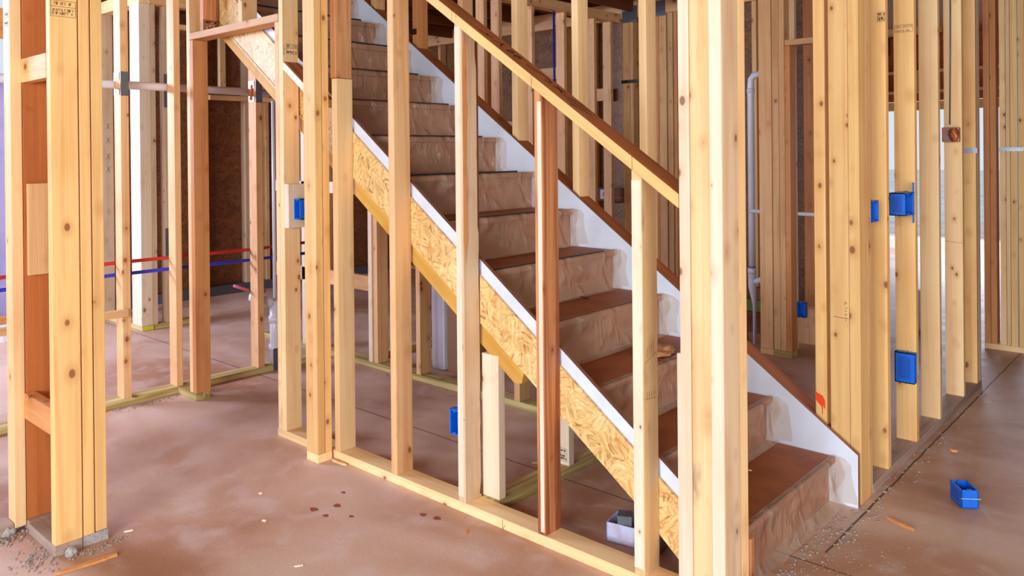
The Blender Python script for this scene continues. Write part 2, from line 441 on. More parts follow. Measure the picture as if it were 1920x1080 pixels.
o = board('door_header', (-4.4, -0.9, 12.02, 12.09, 1.92, 2.04), 'cream', 'pale header board above the bright far opening, seen between the right studs', 'header')
for z, k in ((2.16, 'lower'), (2.44, 'upper')):
    board('wall_girt', (-4.4, -0.9, 12.04, 12.09, z, z + 0.04), 'cream', k + ' of two thin pale rails above the bright far opening', 'rail')
for i, x in enumerate((-3.62, -3.2, -2.75, -2.3)):
    board('cripple_stud', (x, x + 0.038, 12.04, 12.09, 2.205, 2.435), 'cream', 'short pale stud between the two thin rails over the far opening', 'stud', 'short studs over the far opening')
board('window_header', (-7.46, -7.37, -4.0, 2.42, 2.36, 2.60), 'orange', 'wide orange brown header over the bright window at far left', 'header')
board('window_sill_board', (-7.46, -7.37, -4.0, 2.42, 2.03, 2.065), 'grey', 'grey sill board under the bright window at far left', 'sill')
board('bottom_plate', (-7.46, -7.37, -1.0, 2.68, 0, 0.09), 'orange', 'orange brown plate at the foot of the lavender wall', 'plate')

# ------------------------------------------------------------------ stair half wall (A)
GA = 'studs carrying the sloped rail'
plA = board('bottom_plate', (-3.060, -1.098, 2.145, 2.234, 0, 0.038), 'cream', 'long pale floor plate under the sloped rail wall beside the stairs', 'plate')
ink(plA, [[(0, 0), (0, 0.036)], [(0.012, 0.018), (0.0, 0.0)]], (-1.99, 2.145, 0), (1, 0, 0), (0, 0, 1), 0.0014)
def rail_bot(x): return 1.217 + 0.6935 * (-1.246 - x)
def rail_top(x): return 1.263 + 0.691 * (-1.247 - x)
def stud_cut(x0, x1, mat, label, group=GA):
    pts = [(x0, 0.038), (x1, 0.038), (x1, rail_bot(x1)), (x0, rail_bot(x0))]
    return prism('wall_stud', pts, 2.145, 2.234, M[mat], None, None, 0.003, None, label, 'stud', group)
board('wall_stud', (-3.030, -2.993, 2.145, 2.234, 0.038, 1.735), 'cream', 'lower piece of the spliced stud standing at the left end of the rail wall plate', 'stud')
board('wall_stud', (-3.036, -2.996, 2.143, 2.234, 1.737, TOP), 'rough', 'reddish upper piece of the spliced stud above the plate end', 'stud')
a2 = stud_cut(-2.630, -2.592, 'tan', 'first tan stud right of the spliced stud, darkened and knotty near its foot')
a3 = stud_cut(-2.222, -2.184, 'grey', 'bark-edged stud under the rail with white narrow face and low blue box')
a4 = stud_cut(-1.820, -1.784, 'red', 'third stud under the sloped rail, reddish brown with a white stripe')
a5 = stud_cut(-1.414, -1.376, 'stained', 'fourth stud under the sloped rail, nearest the thick corner post, with a black stamp')
ink(a5, [[(0.0, 0.0), (0.066, 0.026)]] + [[(0.012 * i, 0.01 + 0.004 * i), (0.012 * i + 0.002, 0.045 + 0.004 * i)] for i in range(1, 5)], (-1.376, 2.156, 0.715), (0, 1, 0), (0, 0, 1), 0.0013)
ink(a5, [[(0.0, 0.0), (0.066, -0.006)]] + [[(0.012 * i, 0.002), (0.012 * i, 0.022)] for i in range(1, 6)], (-1.376, 2.156, 0.60), (0, 1, 0), (0, 0, 1), 0.0011)
ink(a3, [[(0.006, 0.0), (0.010, 0.05)], [(0.002, 0.022), (0.03, 0.03)], [(0.016, 0.0), (0.020, 0.055)], [(0.020, 0.055), (0.032, 0.05), (0.030, 0.028), (0.018, 0.022)]], (-2.222, 2.145, 0.60), (1, 0, 0), (0, 0, 1), 0.0014)
ink(a3, [[(0.0, 0.0), (0.038, -0.004)]], (-2.222, 2.145, 0.366), (1, 0, 0), (0, 0, 1), 0.0025, name='wire_clip', mat='steeldark')
# bark strip (wane) on the third board's wide face
for st, col_, w0, w1, lab in ((a3, 'darkwood', 0.0, 0.010, 'rough dark bark edge'),):
    bm = bmesh.new(); prev = None
    for i in range(60):
        z = 0.05 + i * (1.83 / 59)
        wd = 0.004 + 0.007 * max(0, noise.noise(Vector((z * 9, 1.3, 0)))) * 2 + (0.006 if z > 1.1 else 0)
        q = (bm.verts.new((-2.1838, 2.2342, z)), bm.verts.new((-2.1834, 2.2345 - wd, z)))
        if prev: bm.faces.new((prev[0], q[0], q[1], prev[1]))
        prev = q
    me = bpy.data.meshes.new('bark_edge'); bm.to_mesh(me); bm.free(); me.transform(st.matrix_basis.inverted()); me.materials.append(M[col_])
    o = bpy.data.objects.new('bark_edge', me); COL.objects.link(o); o.parent = st; o['label'] = lab
def wavystrip(parent, name, x, y0, y1, z0, z1, mat, label, seed):
    bm = bmesh.new(); prev = None
    for i in range(70):
        z = z0 + (z1 - z0) * i / 69
        e = min(1, i / 8, (69 - i) / 8)
        a = y0 + (y1 - y0) * (0.5 - (0.5 + 0.18 * noise.noise(Vector((z * 14, seed, 0)))) * e)
        b_ = y0 + (y1 - y0) * (0.5 + (0.5 + 0.30 * noise.noise(Vector((z * 10, seed + 5, 0)))) * e)
        q = (bm.verts.new((x, max(a, y0), z)), bm.verts.new((x, b_, z)))
        if prev: bm.faces.new((prev[0], prev[1], q[1], q[0]))
        prev = q
    me = bpy.data.meshes.new(name); bm.to_mesh(me); bm.free(); me.transform(parent.matrix_basis.inverted()); me.materials.append(M[mat])
    o = bpy.data.objects.new(name, me); COL.objects.link(o); o.parent = parent; o['label'] = label
wavystrip(a3, 'bark_strip', -2.1832, 2.149, 2.172, 0.95, 1.86, 'orange', 'rough orange brown bark strip', 1.0)
# white stripe on reddish stud; pale strips paint cool light onto narrow stud faces
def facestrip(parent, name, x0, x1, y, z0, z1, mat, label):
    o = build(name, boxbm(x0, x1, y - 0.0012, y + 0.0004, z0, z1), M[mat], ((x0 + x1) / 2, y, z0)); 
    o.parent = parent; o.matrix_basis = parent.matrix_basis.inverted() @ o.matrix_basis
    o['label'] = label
facestrip(a5, 'lit_face_strip', -1.4132, -1.378, 2.145, 0.06, 1.30, 'pale', 'pale strip painting the narrow face as brightly lit')
facestrip(a3, 'lit_face_strip', -2.2212, -2.192, 2.145, 0.06, 1.88, 'pale', 'pale strip painting the narrow face as brightly lit')
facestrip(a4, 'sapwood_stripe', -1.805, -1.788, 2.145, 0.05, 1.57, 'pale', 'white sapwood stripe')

# sloped rail
X0, X1 = -3.02, -1.244
th = math.atan(0.691)
rail = empty('sloped_rail', (X0, 2.19, rail_bot(X0)), 'long sloped rail board on top of the stud half wall, with black handwriting', 'rail')
prism('rail_board', [(X0, rail_bot(X0)), (X1, rail_bot(X1)), (X1, rail_top(X1)), (X0, rail_top(X0))], 2.1445, 2.2445, [M['rail'], M['railtop']], math.pi / 2 + th, rail, 0.003,
      lambda f: 1 if f.normal.z > 0.6 else 0)
uu = Vector((math.cos(th), 0, -math.sin(th))); vv = Vector((0, 1, 0))
def rp(x): return Vector((x, 2.1445, rail_top(x)))
rb = [c for c in COL.objects if c.parent is rail][0]
hand = []
def glyph(s0, pts, sc=1.0): hand.append([(s0 + a * sc, b) for a, b in pts])
glyph(0.00, [(-.012, .022), (.05, .046)]); glyph(0.0, [(.012, .05), (.030, .030)])
glyph(0.07, [(.0, .035), (.035, .060)]); glyph(0.07, [(.02, .066), (.036, .036), (.05, .03)])
glyph(0.14, [(.02, .070), (.004, .058), (.0, .042), (.01, .034), (.024, .040), (.026, .052), (.012, .056), (.003, .048)])
glyph(0.18, [(.02, .074), (.004, .062), (.0, .046), (.01, .038), (.024, .044), (.026, .056), (.012, .060), (.003, .052)])
glyph(0.25, [(.0, .045), (.05, .060), (.075, .078)])
glyph(0.34, [(.0, .070), (.03, .066), (.04, .050), (.02, .040)])
glyph(0.40, [(.0, .046), (.05, .074)]); glyph(0.40, [(.0, .072), (.03, .060), (.05, .044)])
glyph(0.46, [(.0, .040), (.075, .084)]); glyph(0.49, [(.0, .030), (.08, .076)]); glyph(0.52, [(.0, .020), (.07, .060)])
ink(rb, hand, rp(-2.10), uu, vv, 0.0042, 0.0022, name='handwriting', label='black marker handwriting')
ink(rb, [[(0, 0), (0, .045)]], (-1.83, 2.1445, rail_bot(-1.83) + .002), (1, 0, 0), (0, 0, 1), 0.0012, name='pencil_line')
ink(rb, [[(0, 0), (0, .045)]], (-1.41, 2.1445, rail_bot(-1.41) + .002), (1, 0, 0), (0, 0, 1), 0.0012, name='pencil_line')
ink(rb, [[(0, 0), (0, .045)], [(.022, .01), (.026, .035)]], (-2.235, 2.1445, rail_bot(-2.235) + .002), (1, 0, 0), (0, 0, 1), 0.0012, name='pencil_line')

# thick corner post at the front of the stairs
post = empty('built_up_post', (-1.17, 2.19, 0.038), 'thick near post of nailed studs at the lower end of the sloped rail', 'post')
board('post_stud', (-1.242, -1.206, 2.145, 2.234, 0.038, TOP), 'pale', parent=post)
board('post_stud', (-1.205, -1.140, 2.149, 2.234, 0.038, TOP), 'stained', parent=post)
c3 = board('post_stud', (-1.139, -1.098, 2.1465, 2.251, 0.038, TOP), 'grey', parent=post)
fs = build('lit_face_strip', boxbm(-1.1375, -1.0995, 2.1445, 2.1462, 0.04, TOP), M['pale'], (-1.118, 2.145, 0.04), parent=None)  # pale strip paints daylight onto the front of this stud
fs.parent = c3; fs.matrix_basis = (post.matrix_basis @ c3.matrix_basis).inverted() @ fs.matrix_basis if False else (Matrix.Translation(post.location) @ c3.matrix_basis).inverted() @ fs.matrix_basis; fs['label'] = 'pale strip painting the narrow face as brightly lit'
board('post_stud', (-1.187, -1.099, 2.253, 2.302, 0.0, TOP), 'cream', parent=post)
board('nailing_strip', (-1.257, -1.243, 2.150, 2.20, 0.038, 0.77), 'pale', parent=post)
board('scrap_board', (-1.110, -1.092, 2.304, 2.324, 0, 0.19), 'red', 'short reddish strip standing on the floor against the right side of the near post', 'board')

# ------------------------------------------------------------------ G wall: jack post, double column, blocks
board('bottom_plate', (-3.495, -3.066, 2.136, 2.225, 0, 0.038), 'cream', 'short pale floor plate between the doorway post and the double column', 'plate')
jp = empty('door_post', (-3.45, 2.18, 0.038), 'doorway post of paired studs beside the double column, with a blue box', 'post')
board('jack_stud', (-3.488, -3.453, 2.136, 2.224, 0.038, 2.045), 'cream', parent=jp)
gk = board('king_stud', (-3.452, -3.417, 2.136, 2.224, 0.038, TOP), 'cream', parent=jp)
ink(gk, stamp_strokes(0.062, 0.048, 3, 2), (-3.417, 2.157, 1.885), (0, 1, 0), (0, 0, 1), 0.0016, name='lumber_stamp')
ink(gk, [[(0, 0), (0, .05)], [(.004, .0), (.004, .01)], [(.004, .02), (.004, .032)]], (-3.417, 2.142, 1.88), (0, 1, 0), (0, 0, 1), 0.0014, name='lumber_stamp')
board('backing_block', (-3.416, -3.378, 2.136, 2.226, 1.032, 1.247), 'pale', 'short pale block nailed high on the doorway post behind the blue box', 'block')
board('bottom_plate', (-3.123, -3.034, 2.056, 2.132, 0, 0.038), 'cream', 'small pale plate block under the double column', 'plate')
dc = empty('double_column', (-3.078, 2.095, 0.038), 'tall column of two flat studs standing forward at the left end of the stair wall', 'post')
board('column_stud', (-3.123, -3.034, 2.056, 2.094, 0.038, TOP), 'yellow', parent=dc)
board('column_stud', (-3.123, -3.036, 2.097, 2.133, 0.038, TOP), 'yellow', parent=dc)
zt = lambda x: 1.717 + 0.682 * (-3.226 - x)
prism('sloped_block', [(-3.415, zt(-3.415) - .040), (-3.125, zt(-3.125) - .040), (-3.125, zt(-3.125)), (-3.415, zt(-3.415))], 2.136, 2.225, [M['pale'], M['red']], math.pi / 2 + math.atan(.68), None, 0.002,
      lambda f: 1 if f.normal.z > 0.6 else 0, 'short sloped block with reddish top between doorway post and double column', 'block')
# doorway header
hd = board('door_header', (-4.376, -3.452, 2.132, 2.224, 2.046, 2.084), 'tan', 'flat horizontal board over the doorway left of the stairs', 'header')
c1 = board('cripple_stud', (-4.25, -4.212, 2.136, 2.224, 2.085, TOP), 'red', 'short dark orange stud standing on the left of the doorway header, stamped black', 'stud')
ink(c1, stamp_strokes(0.085, 0.055, 5, 3), (-4.212, 2.137, 2.088), (0, 1, 0), (0, 0, 1), 0.003, name='lumber_stamp')
board('cripple_stud', (-3.835, -3.797, 2.136, 2.224, 2.085, TOP), 'cream', 'short pale stud standing on the middle of the doorway header', 'stud')
lp = empty('door_post', (-4.376, 2.18, 0.038), 'far doorway post of paired studs, left of the opening, with dark smudges at the foot', 'post')
board('king_stud', (-4.414, -4.377, 2.136, 2.224, 0.038, TOP), 'cream', parent=lp)
board('jack_stud', (-4.375, -4.338, 2.136, 2.224, 0.038, 2.045), 'orange', parent=lp)
board('bottom_plate', (-4.561, -4.336, 2.133, 2.222, 0, 0.038), 'treated', 'short floor plate under the far doorway post', 'plate')

# ------------------------------------------------------------------ near left corner
board('bottom_plate', (-3.295, -3.025, 0.975, 1.066, 0, 0.038), 'dusty', 'short dusty floor plate under the near left corner posts, cement on its end', 'plate')
board('bottom_plate', (-3.118, -3.027, 1.068, 1.155, 0, 0.038), 'concrete_block', 'grey cement-caked plate block under the right half of the near left post', 'plate')
lc = empty('corner_post', (-3.06, 1.06, 0.038), 'big near left post of three nailed studs, full height, lumber stamp near its top', 'post')
s1 = board('post_stud', (-3.062, -3.025, 0.977, 1.066, 0.038, TOP), 'yellow', parent=lc)
board('post_stud', (-3.114, -3.027, 1.070, 1.107, 0.038, TOP), 'yellow', parent=lc)
board('post_stud', (-3.114, -3.028, 1.111, 1.150, 0.040, TOP), 'yellow', parent=lc)
ink(s1, stamp_strokes(0.080, 0.055, 9, 3), (-3.025, 0.981, 1.882), (0, 1, 0), (0, 0, 1), 0.0012, name='lumber_stamp')
lo = empty('corner_post', (-3.36, 0.98, 0.038), 'leftmost near post, a pale stud in front of a brown recessed stud', 'post')
s2 = board('post_stud', (-3.404, -3.330, 0.941, 0.979, 0.02, TOP), 'cream', parent=lo)
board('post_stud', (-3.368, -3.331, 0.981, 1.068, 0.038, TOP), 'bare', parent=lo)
ink(s2, stamp_strokes(0.05, 0.05, 12, 2), (-3.388, 0.941, 1.88), (1, 0, 0), (0, 0, 1), 0.0014, name='lumber_stamp')
board('bottom_plate', (-3.45, -3.361, 0.981, 0.99, 0, 0.037), 'dusty', 'stub of plate behind the leftmost near post', 'plate') if False else None
board('bottom_plate', (-3.420, -3.331, -0.4, 0.939, 0, 0.038), 'dusty', 'dusty floor plate running out of the left edge of the photo from the leftmost post', 'plate')
board('bottom_plate', (-3.420, -3.297, 0.981, 1.068, 0, 0.037), 'dusty', 'piece of dusty plate under the brown recessed stud of the leftmost post', 'plate')
board('blocking', (-3.329, -3.064, 0.976, 1.014, 1.668, 1.756), 'yellow', 'upper horizontal block between the two near left posts', 'block')
board('blocking', (-3.329, -3.064, 0.976, 1.014, 0.418, 0.512), 'orange', 'lower horizontal block between the two near left posts', 'block')
board('scab_board', (-3.329, -3.311, 0.990, 1.058, 0.95, 1.292), 'tan', 'short vertical scab board nailed to the brown stud of the leftmost post', 'board')

# ------------------------------------------------------------------ W1: partition beyond, with pipes
pl1 = board('bottom_plate', (-4.651, -4.562, 0.2, 3.16, 0, 0.038), 'treated', 'long floor plate of the partition beyond the near left posts', 'plate')
board('wall_stud', (-4.651, -4.562, 1.828, 1.872, 0.038, TOP), 'tan', 'pipe partition stud right of the big near left post, carrying a nail plate', 'stud')
board('wall_stud', (-4.651, -4.562, 2.095, 2.131, 0.038, TOP), 'tan', 'partition stud touching the far doorway post on its left', 'stud') if False else None
board('wall_stud', (-4.651, -4.563, 2.130, 2.168, 0.038, TOP), 'tan', 'partition stud close behind the far doorway post, left of it', 'stud')
board('wall_stud', (-4.651, -4.562, 2.655, 2.700, 0.038, TOP), 'tan', 'partition stud seen in the middle of the doorway, beside the white drain pipe', 'stud')
board('blocking', (-4.561, -4.523, 0.9, 1.845, 0.50, 0.54), 'tan', 'thin horizontal block low on the pipe partition right of the big near left post', 'block')
def plate_on(y0, y1, z0, z1, lab):
    e = empty('nail_plate', (-4.56, y0, z0), lab, 'bracket')
    board('plate_front', (-4.5615, -4.559, y0, y1, z0, z1), 'steeldark', parent=e, bevel=0)
    for dz in (0.0, 0.1):
        board('plate_tab', (-4.64, -4.575, y0 - 0.0045, y0 - 0.002, z0 + (0.005 if dz == 0 else (z1 - z0) * 0.64), z0 + (0.042 if dz == 0 else (z1 - z0) - 0.003)), 'steel', parent=e, bevel=0)
plate_on(1.828, 1.872, 1.727, 1.862, 'grey steel nail plate on the partition stud, left part of the white pipe')
plate_on(2.655, 2.700, 1.722, 1.862, 'grey steel nail plate with orange foam on the doorway partition stud')
tube('vent_pipe', [(-4.680, 0.3, 1.800), (-4.680, 3.15, 1.795)], 0.024, 'pvc', None, 16, label='long horizontal white plastic pipe crossing high behind the left posts', cat='pipe')
bm = bmesh.new()
def sag(y, z): return (-4.672 if True else 0, y, z)
tube('water_pipe', [(-4.668, 0.4, 0.765), (-4.668, 1.2, 0.772), (-4.668, 1.85, 0.787), (-4.668, 2.65, 0.781), (-4.668, 3.18, 0.790)], 0.0105, 'pexred', None, 10, label='long red water pipe running along the pipe partition', cat='pipe')
tube('water_pipe', [(-4.668, 0.4, 0.700), (-4.668, 1.2, 0.708), (-4.668, 1.85, 0.719), (-4.668, 2.65, 0.714), (-4.668, 3.18, 0.716)], 0.0105, 'pexblue', None, 10, label='long blue water pipe just below the red one', cat='pipe')
dr = empty('drain_pipe', (-4.60, 2.83, 0), 'white drain pipe with elbow standing between the doorway partition stud and doorway post', 'pipe')
tube('pipe_body', [(-4.60, 2.80, 0.0395), (-4.60, 2.80, 0.44)], [0.036, 0.033], 'pvc', dr, 18)
tube('pipe_collar', [(-4.60, 2.80, 0.30), (-4.60, 2.80, 0.345)], 0.041, 'pvc', dr, 18)
tube('pipe_collar', [(-4.60, 2.80, 0.12), (-4.60, 2.80, 0.16)], 0.042, 'pvc', dr, 18)
tube('pipe_arm', [(-4.60, 2.79, 0.42), (-4.63, 2.74, 0.455), (-4.70, 2.68, 0.47)], [0.03, 0.026, 0.026], 'pvc', dr, 14)
tube('vent_riser', [(-4.60, 2.80, 0.46), (-4.60, 2.80, 1.74)], 0.012, 'pvc', dr, 10)
tube('pipe_stub', [(-4.69, 2.56, 0.56), (-4.66, 2.65, 0.52)], 0.009, 'pink', None, 8, label='short pink pipe stub left of the doorway partition stud', cat='pipe')
tube('foam_blob', [(-4.62, 2.712, 0.53), (-4.61, 2.722, 0.505), (-4.60, 2.735, 0.515)], [0.010, 0.018, 0.008], 'copper', None, 8, label='small blob of orange foam above the drain elbow', cat='foam')
tube('foam_blob', [(-4.615, 2.645, 1.742), (-4.61, 2.652, 1.752), (-4.60, 2.65, 1.80), (-4.60, 2.652, 1.835)], [0.010, 0.011, 0.008, 0.009], 'copper', None, 8, label='orange sealant on the nail plate of the doorway partition stud', cat='foam')
board('steel_shoe', (-4.561, -4.556, 2.76, 2.93, 0.0, 0.14), 'steeldark', 'dark steel shoe plate on the floor behind the doorway post', 'bracket', bevel=0)

# ------------------------------------------------------------------ W2: far left framing
GW = 'studs of the far left framing'
board('bottom_plate', (-7.36, -6.37, 2.70, 2.789, 0, 0.038), 'treated', 'floor plate of the far left framing, facing the window', 'plate')
board('wall_stud', (-7.197, -7.116, 2.70, 2.789, 0.038, TOP), 'grey', 'grey stud with pencil crosses, seen just right of the big near left post', 'stud')
ww = [o for o in COL.objects if o.name.startswith('wall_stud')][-1]
for z in (1.62, 1.50, 1.36, 1.25):
    ink(ww, [[(0, 0), (.03, .05)], [(.028, 0), (.004, .05)]], (-7.116, 2.730, z), (0, 1, 0), (0, 0, 1), 0.003, name='pencil_cross')
fc = empty('corner_post', (-6.46, 2.75, 0.038), 'white faced far post of doubled studs with a yellow tag at its foot', 'post')
board('post_stud', (-6.552, -6.466, 2.70, 2.789, 0.038, TOP), 'pale', parent=fc)
board('post_stud', (-6.464, -6.378, 2.70, 2.789, 0.038, TOP), 'pale', parent=fc)
board('post_stud', (-6.466, -6.378, 2.791, 2.829, 0.038, TOP), 'grey', parent=fc)
board('yellow_tag', (-6.3695, -6.367, 2.71, 2.788, 0.004, 0.034), 'yellowtag', parent=fc, bevel=0)
board('bottom_plate', (-6.466, -6.378, 2.791, 3.19, 0, 0.038), 'treated', 'floor plate right of the yellow tagged far post', 'plate')
board('wall_stud', (-6.466, -6.378, 2.90, 2.94, 0.038, TOP), 'grey', 'thin grey stud with grey plates right of the yellow tagged post', 'stud')
board('nail_plate', (-6.377, -6.374, 2.895, 2.945, 1.78, 2.05), 'steeldark', 'upper grey plate on the thin stud right of the yellow tagged post', 'bracket', bevel=0)
board('nail_plate', (-6.377, -6.374, 2.895, 2.945, 0.55, 0.80), 'steeldark', 'lower grey plate on the thin stud right of the yellow tagged post', 'bracket', bevel=0)
board('top_plate', (-7.36, -6.37, 2.70, 2.789, 2.601, 2.70), 'cream', 'pale top plate over the far left framing', 'plate')
board('top_plate', (-6.466, -6.37, 2.791, 3.60, 2.601, 2.70), 'tan', 'top plate running back above the thin grey stud', 'plate')
board('let_in_board', (-6.466, -6.40, 2.945, 3.60, 2.43, 2.47), 'tan', 'horizontal board under the top plate behind the far doorway post', 'board')
# exterior studs on the left wall
for i, (y0, y1, m) in enumerate([(3.20, 3.24, 'grey'), (3.722, 3.80, 'grey'), (4.19, 4.27, 'grey'), (4.42, 4.46, 'tan'), (4.80, 4.84, 'tan'), (5.2, 5.24, 'tan')]):
    board('wall_stud', (-7.499, -7.41, y0, y1, 0.09, 2.70), m, [
        'dim stud of the left outer wall, hidden behind the far left framing',
        'double grey stud on the dark outer wall just right of the far doorway post',
        'grey stud on the dark outer wall behind the doorway partition stud',
        'stud on the dark outer wall right of the doorway partition stud',
        'stud on the dark outer wall behind the double column',
        'stud on the dark outer wall behind the spliced stud'][i], 'stud', 'studs on the dark left outer wall')
board('bottom_plate', (-7.499, -7.40, 2.82, 6.3, 0, 0.09), 'steeldark', 'dark sill at the foot of the left outer wall, seen through the doorway', 'plate')
board('blocking', (-7.41, -7.37, 3.80, 4.60, 1.93, 1.98), 'tan', 'thin horizontal board on the dark outer wall, high in the doorway', 'block')
board('hanging_stud', (-7.41, -7.36, 3.90, 3.96, 2.0, 2.7), 'cream', 'short pale upright above the thin board in the doorway', 'stud')

# ------------------------------------------------------------------ rear stair wall (R)
def sk(x): return 0.205 + 0.712 * (-1.061 - x)
board('bottom_plate', (-5.5, -1.25, 3.212, 3.301, 0, 0.038), 'treated', 'long floor plate of the wall behind the stairs, seen under them', 'plate')
low = [(-4.918, -4.878, 'pale', 'thin white stud seen between the doorway post and the double column', TOP),
       (-4.156, -4.118, 'pale', 'white jack stud of the rear wall under the stairs, right of the spliced stud', 1.12),
       (-4.100, -4.062, 'tan', 'brown king stud of the rear wall beside the white jack stud', None),
       (-3.689, -3.651, 'tan', 'rear wall stud under the stairs, right of the first tan rail stud', None),
       (-2.886, -2.846, 'tan', 'short rear wall stud under the stair ledger end, left of the reddish rail stud', None)]
for x0, x1, m, lab, zt_ in low:
    board('wall_stud', (x0, x1, 3.212, 3.301, 0.038, zt_ if zt_ else sk(x1) - 0.07), m, lab, 'stud')
board('blocking', (-5.3, -4.158, 3.212, 3.250, 0.495, 0.59), 'tan', 'horizontal block low in the rear wall left of the white jack stud', 'block')
board('blocking', (-5.3, -4.10 - .02, 3.212, 3.250, 1.122, 1.20), 'pale', 'pale horizontal header above the dark opening under the stairs', 'block')
upst = [(-4.449, -4.411, 'tan', 'stud above the stairs between the double column and the spliced stud'),
        (-4.10, -4.062, 'tan', 'stud on the rear sloped plate hidden behind the first rail stud'),
        (-3.695, -3.652, 'orange', 'stud on the rear sloped plate with a dark square near its top'),
        (-3.299, -3.261, 'tan', 'stud on the rear sloped plate showing above the rail behind the bark-edged stud'),
        (-2.882, -2.841, 'cream', 'stud on the rear sloped plate left of the reddish rail stud'),
        (-2.471, -2.431, 'cream', 'stud on the rear sloped plate with one dark knot, right of the reddish rail stud'),
        (-2.070, -2.028, 'cream', 'stud on the rear sloped plate behind the stamped rail stud'),
        (-1.640, -1.602, 'cream', 'stud on the rear sloped plate behind the near corner post'),
        (-1.240, -1.194, 'yellow', 'stud at the foot of the rear sloped plate with an orange paint splash')]
for x0, x1, m, lab in upst:
    pts = [(x0, sk(x0) - .019), (x1, sk(x1) - .019), (x1, TOP), (x0, TOP)]
    up_o = prism('wall_stud', pts, 3.212, 3.301, M[m], None, None, 0.003, None, lab, 'stud', 'studs on the sloped plate behind the stairs')
    if m == 'orange':
        build('dark_tape', boxbm(x0 + .004, x1 - .004, 3.209, 3.2125, 2.115, 2.15), M['black'], (x0, 3.21, 2.12), parent=None).name
        tp = [o for o in COL.objects if o.name.startswith('dark_tape')][-1]; tp.parent = up_o; tp.matrix_basis = up_o.matrix_basis.inverted() @ tp.matrix_basis
# orange splash
pts = [(0.0, .075), (.03, .062), (.038, .045), (.040, .02), (.036, .008), (.033, .02), (.030, .022), (.030, -.012), (.0275, -.018), (.026, .0), (.024, .018), (.012, .030), (.0, .045)]
bm = bmesh.new(); bm.faces.new([bm.verts.new((-1.240 + a, 3.2112, 0.335 + b)) for a, b in pts])
me = bpy.data.meshes.new('paint_splash'); bm.to_mesh(me); bm.free(); me.transform(up_o.matrix_basis.inverted()); me.materials.append(M['paint'])
o = bpy.data.objects.new('paint_splash', me); COL.objects.link(o); o.parent = up_o; o['label'] = 'dripping orange spray paint splash'
thr = math.atan(0.712)
prism('sloped_plate', [(-5.0, sk(-5.0) - .062), (-1.185, sk(-1.185) - .062), (-1.185, sk(-1.185) - .020), (-5.0, sk(-5.0) - .020)], 3.212, 3.301, M['railtop'], math.pi / 2 + thr, None, 0.003, None,
      'long brown sloped plate behind the white skirt on the far side of the stairs', 'plate')

# ------------------------------------------------------------------ cross wall under the stairs
board('bottom_plate', (-2.185, -2.096, 2.236, 3.19, 0, 0.038), 'treated', 'weathered floor plate crossing under the stairs', 'plate')
board('wall_stud', (-2.192, -2.104, 2.250, 2.288, 0.038, 0.60), 'pale', 'short pale stud under the stairs right of the bark-edged rail stud', 'stud')
b2 = board('wall_stud', (-2.190, -2.103, 2.690, 2.727, 0.038, 0.62), 'pale', 'short white stud under the stairs with a stamp, right of the reddish rail stud', 'stud')
ink(b2, stamp_strokes(0.036, 0.055, 21, 3), (-2.150, 2.690, 0.055), (1, 0, 0), (0, 0, 1), 0.0012, name='lumber_stamp')

